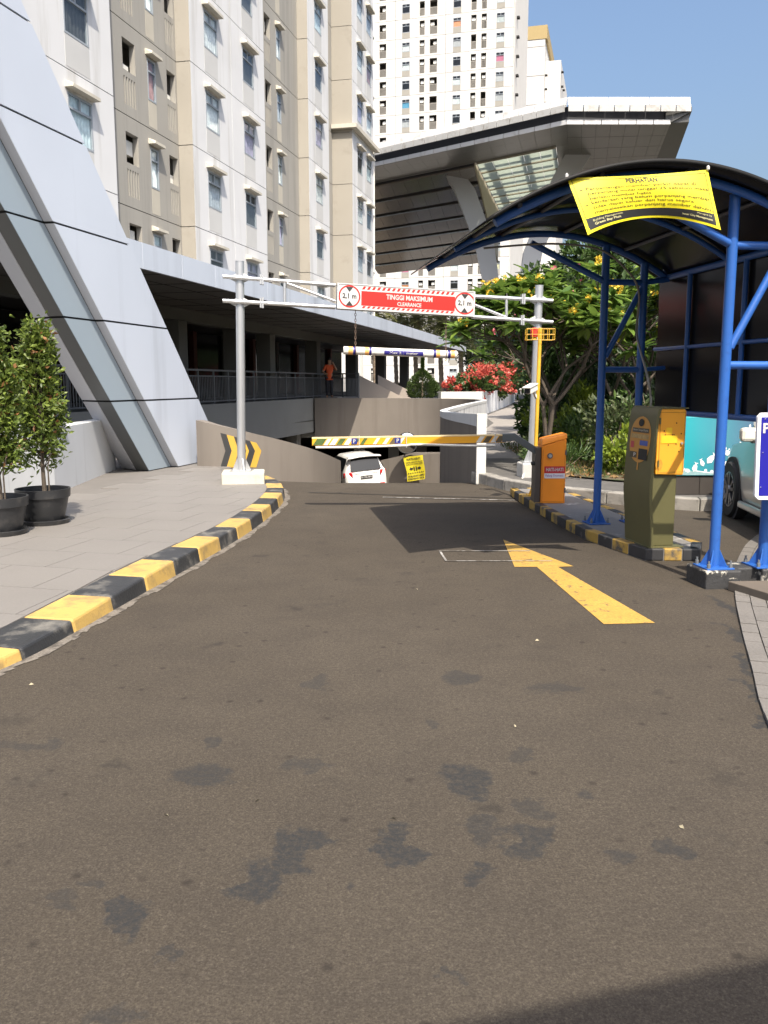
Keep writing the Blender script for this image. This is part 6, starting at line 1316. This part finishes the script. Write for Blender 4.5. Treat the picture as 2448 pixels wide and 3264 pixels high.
SHR = [((3.2, 16.3, .62), (.55, .55, .55), 900, .13, .06, YG, 'bright yellow-green shrub at the foot of the frangipani, right of the beacon post'),
       ((3.75, 13.5, .55), (.42, .38, .42), 500, .14, .07, YG, 'small lime green shrub behind the ticket machine'),
       ((3.85, 14.3, .80), (.6, .5, .5), 700, .12, .05, VG, 'grey-green variegated shrub left of the ticket machine top'),
       ((2.62, 14.75, .40), (.30, .30, .30), 420, .09, .035, VG, 'small variegated shrub beside the right gantry base'),
       ((3.45, 18.4, .42), (.5, .7, .40), 700, .10, .04, VG, 'low speckled shrub spilling over the path edge'),
       ((2.95, 14.0, .32), (.6, .35, .22), 500, .16, .018, MG, 'low strappy plant in front of the frangipani trunk'),
       ((3.5, 15.5, .5), (.5, .5, .5), 600, .13, .05, MG, 'mid green shrub between the two front frangipani trunks'),
       ((4.5, 14.2, 1.0), (.6, .5, .95), 1000, .15, .06, MG, 'leafy green shrub behind the teal board'),
       ((3.5, 18.9, 1.1), (.6, .6, 1.0), 1300, .18, .07, MG, 'tall leafy shrub directly behind the nearest frangipani trunk'),
       ((4.6, 17.4, 1.2), (.6, .6, 1.1), 1400, .18, .07, DG, 'tall dark shrub between the two back posts of the shelter'),
       ((3.9, 16.9, .75), (.5, .5, .7), 900, .16, .06, YG, 'sunlit yellow-green shrub low between the frangipani trunks'),
       ((4.0, 19.5, .9), (.9, .9, .9), 1100, .16, .06, DG, 'dark shrub in the shade behind the frangipani trunks'),
       ((5.6, 15.8, 1.2), (.9, .8, 1.2), 1300, .18, .07, DG, 'dark tall shrub at the right behind the shelter side sheet'),
       ((6.8, 21.0, 1.4), (1.3, 1.2, 1.5), 1500, .2, .08, DG, 'large dark shrub deep in the bed on the right'),
       ((4.2, 22.2, .5), (.6, .8, .45), 700, .12, .05, MG, 'green ground shrub along the path halfway back')]
for c, rad, n, L, W, (a, b2), lab in SHR: shrub('shrub', lab, c, rad, int(n * 1.6), L, W, a, b2, group='shrubs in the planting bed')
# dry leaf litter and grass tufts on the bed
n = 2600; P = np.stack([np.random.uniform(2.7, 6.5, n), np.random.uniform(12.2, 19, n), np.full(n, WZ + .04)], 1); P = P[(P[:, 1] > 12.95 - .35 * (P[:, 0] - 2.7)) & (P[:, 1] - 12.5 > (2.95 - P[:, 0]) * 2)]; D = unit(len(P)); D[:, 2] = np.abs(D[:, 2]) * .35; D /= np.linalg.norm(D, axis=1)[:, None]
tag(link('leaf_litter', leaf_mesh('leaf_litter', leafmat('dry_leaf', (0.16, 0.09, 0.035), (0.30, 0.19, 0.08), .15), P, D, np.random.uniform(.05, .12, len(P)), .04)), 'brown dry leaves scattered over the planting bed', 'leaf litter', kind='stuff')
n = 5200; P = np.stack([np.random.uniform(2.6, 6.5, n), np.random.uniform(12.3, 20, n), np.full(n, WZ + .03)], 1); P = P[(P[:, 1] > 13.1 - .35 * (P[:, 0] - 2.7)) & (P[:, 1] - 12.5 > (2.95 - P[:, 0]) * 2)]; D = unit(len(P)) * .5; D[:, 2] = 1; D /= np.linalg.norm(D, axis=1)[:, None]
tag(link('grass', leaf_mesh('grass', leafmat('grass_blade', (0.04, 0.075, 0.015), (0.12, 0.14, 0.035), .3), P, D, np.random.uniform(.06, .15, len(P)), .014)), 'rough grass growing in the planting bed', 'grass', kind='stuff')

# planter with red bougainvillea beyond the ramp
plw = empty('planter_wall', (5, 45, 0), None, 'long weathered white planter wall beside the path, below the red flowers', 'wall')
MB().extrude([(2.5, 37.9, .0), (4.35, 38.5, .0), (4.35, 38.5, 1.19), (2.5, 37.9, 1.19)], (-.1, .3, 0)).build('front_face', MATS['bright_white_paint'], plw)
PWP = cr([(4.36, 38.5, 1.19), (5.6, 44, 1.18), (7.4, 52.5, 1.17), (9.0, 60.5, 1.16), (9.9, 65.5, 1.16)], 6); wall_strip(PWP, 0, -.3, .1, 'side_face', STAINW, plw)
bv = empty('bougainvillea', (6, 48, 1.0), None, 'mass of red and orange bougainvillea flowers spilling over the white planter wall', 'flower hedge')
BG = leafmat('bougainvillea_leaf', (0.03, 0.06, 0.015), (0.08, 0.12, 0.03)); BR_ = leafmat('bougainvillea_red', (0.46, 0.055, 0.05), (0.60, 0.15, 0.10), .3); BPk = leafmat('bougainvillea_pink', (0.55, 0.03, 0.16), (0.66, 0.10, 0.22), .3)
CL, DL, CF, DF, CP, DP = [], [], [], [], [], []
for i in range(84):
    t = random.random(); y = 39.5 + 24 * t; x = 2.9 + (y - 38) * .262 + random.uniform(-.3, 1.2); z = 1.1 + random.uniform(.0, .75) + .55 * t; r = random.uniform(.45, .8)
    P, O = blob_pts(190, (x, y, z), (r, r, r * .75), 6); O /= np.linalg.norm(O, axis=1)[:, None]; CL.append(P); DL.append(O)
    P, O = blob_pts(210, (x, y, z + .08), (r * 1.12, r * 1.12, r * .85), 9, csize=.3); O = O / np.linalg.norm(O, axis=1)[:, None] + unit(210) * .8; O /= np.linalg.norm(O, axis=1)[:, None]
    (CP if t > .86 and random.random() < .7 else CF).append(P); (DP if CP and CP[-1] is P else DF).append(O)
ob = np.array(org(bv))
for nm, C, D, m, L in (('foliage', CL, DL, BG, .2), ('red_flowers', CF, DF, BR_, .16), ('pink_flowers', CP, DP, BPk, .16)):
    if C: tag(link(nm, leaf_mesh(nm, m, np.concatenate(C) - ob, np.concatenate(D), L, L * .75), bv), kind='stuff')
# clipped conifer
cf = empty('conifer', (1.72, 38.8, .9), None, 'clipped conical green bush standing behind the brown ramp wall', 'bush'); n = 4200
hh = np.random.uniform(0, 1, n) ** 1.15; ra = (np.sin(np.clip(hh * 1.12 + .22, 0, 1) * math.pi) ** .75 * (1 - hh * .45)) * .72 * np.random.uniform(.72, 1.06, n); an = np.random.uniform(0, 6.283, n); ra *= 1 + .12 * np.sin(an * 5 + hh * 9)
P = np.stack([1.72 + ra * np.cos(an), 38.8 + ra * np.sin(an), .9 + 1.75 * hh], 1); D = np.stack([np.cos(an), np.sin(an), np.full(n, .9)], 1) + unit(n) * .5; D /= np.linalg.norm(D, axis=1)[:, None]
tag(link('foliage', leaf_mesh('foliage', leafmat('conifer_leaf', (0.03, 0.055, 0.012), (0.08, 0.12, 0.03)), P - np.array(org(cf)), D, .12, .05), cf), kind='stuff'); MB().tube((1.72, 38.8, .3), (1.72, 38.8, 2.4), .06, .02, 8).build('trunk', BARK, cf)

# date palms
def frond_mesh(k):
    rg = random.Random(k); q = MB(); n = 16; Lf = 3.0; C = []; pts = []
    for i in range(n + 1): t = i / n; pts.append(Vector((Lf * (t - .10 * t * t), 0, .75 * t - 1.25 * t * t * (1 + .25 * k))))
    q.path(pts, [.035 * (1 - .85 * i / n) for i in range(n + 1)], 5)
    for i in range(2, n + 1):
        d = (pts[i] - pts[i - 1]).normalized()
        for s in (-1, 1):
            for h in (0, .5):
                p = pts[i - 1].lerp(pts[i], h); L = .62 * math.sin(math.pi * min(.97, .12 + .88 * i / n)) + .12; a = p + Vector((0, 0, 0)); tip = p + (d * .75 + Vector((0, s * .8, .22 - .45 * rg.random()))).normalized() * L; w = Vector((.045, 0, .0)); q.f.append(tuple(range(len(q.v), len(q.v) + 3))); q.v += [tuple(a - w), tuple(tip), tuple(a + w)]
    return q
FRM = [frond_mesh(k).mesh('frond_mesh', leafmat('palm_leaf', (0.13, 0.15, 0.05), (0.32, 0.31, 0.13), .25), recalc=False) for k in range(3)]
PTR = mat('palm_trunk_bark', (0.20, 0.155, 0.11), .9, .35, 9, bump=.8, bscale=14)
def palm(base, H, seed, label, scale=1.0, n=26):
    rg = random.Random(seed); r = empty('date_palm', base, None, label, 'palm', 'date palms'); b = Vector(base); q = MB(); m = 26
    q.path([b + Vector((.05 * math.sin(i * .3), 0, H * i / m)) for i in range(m + 1)], [(.24 if i % 2 else .205) * (1.15 if i > m - 4 else 1) for i in range(m + 1)], 10); q.build('trunk', PTR, r)
    for i in range(n):
        o = link('frond', FRM[i % 3], r, (0, 0, H)); el = -.35 + 1.5 * ((i + .5) / n) ** 1.0; o.rotation_euler = (rg.uniform(-.25, .25), .55 - el, 2.4 * i + rg.uniform(-.2, .2)); s = scale * rg.uniform(.85, 1.1); o.scale = (s, s, s)
    return r
for (px, Y, H, lab) in ((1195, 80, 7.8, 'date palm leftmost of the row, over the far end of the podium canopy'), (1325, 84, 7.6, 'date palm second from the left, behind the hanging bar'), (1405, 80, 6.9, 'date palm in the middle of the row, its trunk beside the canopy tip'), (1470, 78, 6.1, 'date palm right behind the podium canopy tip'), (1540, 88, 6.2, 'date palm rightmost, in front of the slanted column'), (1262, 92, 7.8, 'date palm half hidden between the two leftmost ones')):
    p = at(px, 1240, Y); palm((p.x, Y, 0), H, px, lab, 1.2, 34)

# background trees
def tree(name, label, base, H, rad, n, L, pal, seed, trunk=.12, group=None, clumps=26, csize=.36):
    np.random.seed(seed); rg = random.Random(seed); b = Vector(base); r = empty(name, base, None, label, 'tree', group); q = MB(); top = b + Vector((0, 0, H - rad[2]))
    q.path([b, b.lerp(top, .5) + Vector((rg.uniform(-.1, .1), 0, 0)), top], [trunk, trunk * .8, trunk * .6], 8)
    for i in range(7):
        a = i * 2.4; e = top + Vector((math.cos(a) * rad[0] * .7, math.sin(a) * rad[1] * .7, rg.uniform(-.2, .6) * rad[2])); q.path([top - Vector((0, 0, .3)), top.lerp(e, .5) + Vector((0, 0, .15)), e], [trunk * .5, trunk * .3, trunk * .1], 6)
    q.build('trunk', BARK, r, smooth=True); foliage('crown', leafmat('crown_%d' % seed, *pal), r, n, tuple(b + Vector((0, 0, H - rad[2] * .9))), rad, L, L * .5, clumps, csize, .1); return r
for i, (x, y, H, rad, pal, lab) in enumerate(((10.2, 27, 5.2, (2.4, 2.2, 2.0), DG, 'dark leafy tree behind the frangipani group, nearest of the back row'), (6.8, 33, 5.6, (1.8, 1.8, 2.2), DG, 'dark rounded tree left of the gap to the far road'), (13.5, 36, 6.5, (3.2, 3, 2.8), DG, 'broad dark tree behind the black shelter sheet'), (9.6, 58, 7.0, (3, 3, 3), DG, 'dark green tree at the end of the path'),
        (11.8, 96, 7.5, (3.4, 3.2, 3.2), DG, 'dense dark tree behind the bougainvillea, right of the palms'), (21, 50, 7.5, (4, 4, 3.4), MG, 'green tree far right beyond the road'), (13.0, 74, 8, (3.6, 3.6, 3.4), DG, 'dark tree far down the road, left of the gap'), (31, 90, 9, (5, 5, 4), MG, 'large green tree far right beyond the scooter'), (8.8, 26, 4.6, (1.7, 1.6, 2.1), DG, 'dark bushy tree right of the gap to the far road'), (5.7, 25, 4.4, (1.5, 1.5, 2.0), DG, 'dark bushy tree between the frangipani trunks, left of the gap'), (8.4, 33, 7.2, (2.3, 2.2, 1.9), MG, 'high-crowned tree arching over the gap to the far road'), (20.5, 30, 7.0, (4, 3.5, 3.2), MG, 'green tree far right near the shelter'))):
    tree('leafy_tree', lab, (x, y, WZ), H, rad, 5200, .30, pal, 100 + i, .16, 'trees beyond the planting bed')

# potted columnar shrubs on the left
def potted(c, prad, ph_, crown, label, plabel, seed, bare):
    np.random.seed(seed); rg = random.Random(seed); b = Vector(c); POT = mat('black_plastic_pot', (0.022, 0.023, 0.025), .42, .2, 5, dirt=(0.07, 0.065, 0.06), dscale=5, dlo=.5, dhi=.75)
    p = empty('plant_pot', c, None, plabel, 'pot', 'black pots on the left pavement')
    MB().lathe([(prad * .74, .035), (prad * .78, .06), (prad * .97, ph_ - .09), (prad * 1.03, ph_ - .088), (prad * 1.05, ph_), (prad * .98, ph_), (prad * .96, ph_ - .05)], c, 40).build('pot_body', POT, p, smooth=True)
    MB().lathe([(prad * .92, .0), (prad * .98, .045), (prad * .93, .05), (prad * .88, .02)], c, 40).build('saucer', POT, p, smooth=True); MB().lathe([(.001, ph_ - .06), (prad * .95, ph_ - .062)], c, 30).build('soil', SOIL, p)
    s = empty('potted_shrub', (c[0], c[1], c[2] + ph_ - .06), None, label, 'shrub', 'potted shrubs on the left pavement'); q = MB(); x0, z0, H = c[0], c[2] + ph_ - .06, crown
    main = [Vector((c[0] + .03 * math.sin(i * 1.1 + seed) * i / 8 + .02, c[1], z0 + H * .93 * i / 10)) for i in range(11)]; q.path(main, [.022 * (1 - .8 * i / 10) + .003 for i in range(11)], 8); q.path([Vector((c[0] + .09, c[1] - .05, z0)), Vector((c[0] + .1, c[1] - .08, z0 + .3)), Vector((c[0] + .16, c[1] - .1, z0 + .5))], [.01, .008, .004], 6)
    tips = []
    for i in range(150):
        t = rg.uniform(.16, 1); a = rg.uniform(0, 6.283); w = (.165 if t < .5 else .165 - .10 * (t - .5) / .5) * rg.uniform(.55, 1.1); k = t * 10; m0 = main[min(9, int(k))].lerp(main[min(10, int(k) + 1)], k - int(k)) ; e = m0 + Vector((math.cos(a) * w, math.sin(a) * w, rg.uniform(.08, .26))); q.path([m0, m0.lerp(e, .55) + Vector((0, 0, .02)), e], [.006, .004, .0015], 4, False); tips.append((e, a, t, w))
    q.build('trunk', BARK2, s, smooth=True)
    C, D = [], []
    for e, a, t, w in tips:
        if bare and -2.4 < a - 6.283 * (a > math.pi) < -.75 and .15 < t < .9 and rg.random() < .8: continue
        for j in range(38):
            o = Vector((rg.gauss(0, .05), rg.gauss(0, .05), rg.gauss(0, .075))); C.append(tuple(e + o)); d = Vector((math.cos(a), math.sin(a), .5)) * .6 + Vector((rg.gauss(0, 1), rg.gauss(0, 1), rg.gauss(0, 1))) * .6; D.append(tuple(d.normalized()))
    C, D = np.array(C), np.array(D); off = np.array(org(s)); br = np.random.random(len(C)) < .045
    for nm, msk, m in (('foliage', ~br, leafmat('pot_leaf', (0.055, 0.092, 0.016), (0.20, 0.26, 0.045), .35)), ('brown_leaves', br, leafmat('pot_brown_leaf', (0.16, 0.07, 0.025), (0.26, 0.13, 0.05), .2))):
        tag(link(nm, leaf_mesh(nm, m, C[msk] - off, D[msk], np.random.uniform(.05, .085, msk.sum()), .032), s), kind='stuff')
potted((-3.60, 8.98, PZ), .265, .37, 1.64, 'tall columnar shrub with a bare brown trunk showing, in the right-hand pot', 'round black plastic pot on a saucer, the right one of the two', 3, True)
potted((-3.78, 8.33, PZ), .265, .37, 1.55, 'leafy columnar shrub at the left picture edge, in the left-hand pot', 'round black plastic pot on a saucer, the left one at the picture edge', 8, False)

# unseen roof added behind the viewer to shade the near right road corner
gr_ = empty('added_shadow_roof', (5, -4, 0), None, 'unseen tinted sheet roof added behind the viewer to shade the near right corner of the road', 'roof')
MB().extrude([(-.6, -1.99, 5.0), (9, .67, 5.0), (9, -7, 5.0), (-.6, -7, 5.0)], (0, 0, .03)).build('roof_sheet', glassmat('shadow_tint_sheet', tint=(0.36, 0.35, 0.34)), gr_)  # see-through tint chosen only to thin the shadow this added sheet casts
for x in (-.55, 2.2, 5.0, 8.9): MB().box(x - .04, x + .04, -6.9, -2.3 + .274 * max(0, x), 4.9, 4.99).build('roof_beam', RSTEEL, gr_)
for x, y in ((2.2, -3), (8.5, -1), (8.5, -6.5), (2.2, -6.5)): MB().box(x - .15, x + .15, y - .15, y + .15, 0, 5).build('column', CONC, gr_)
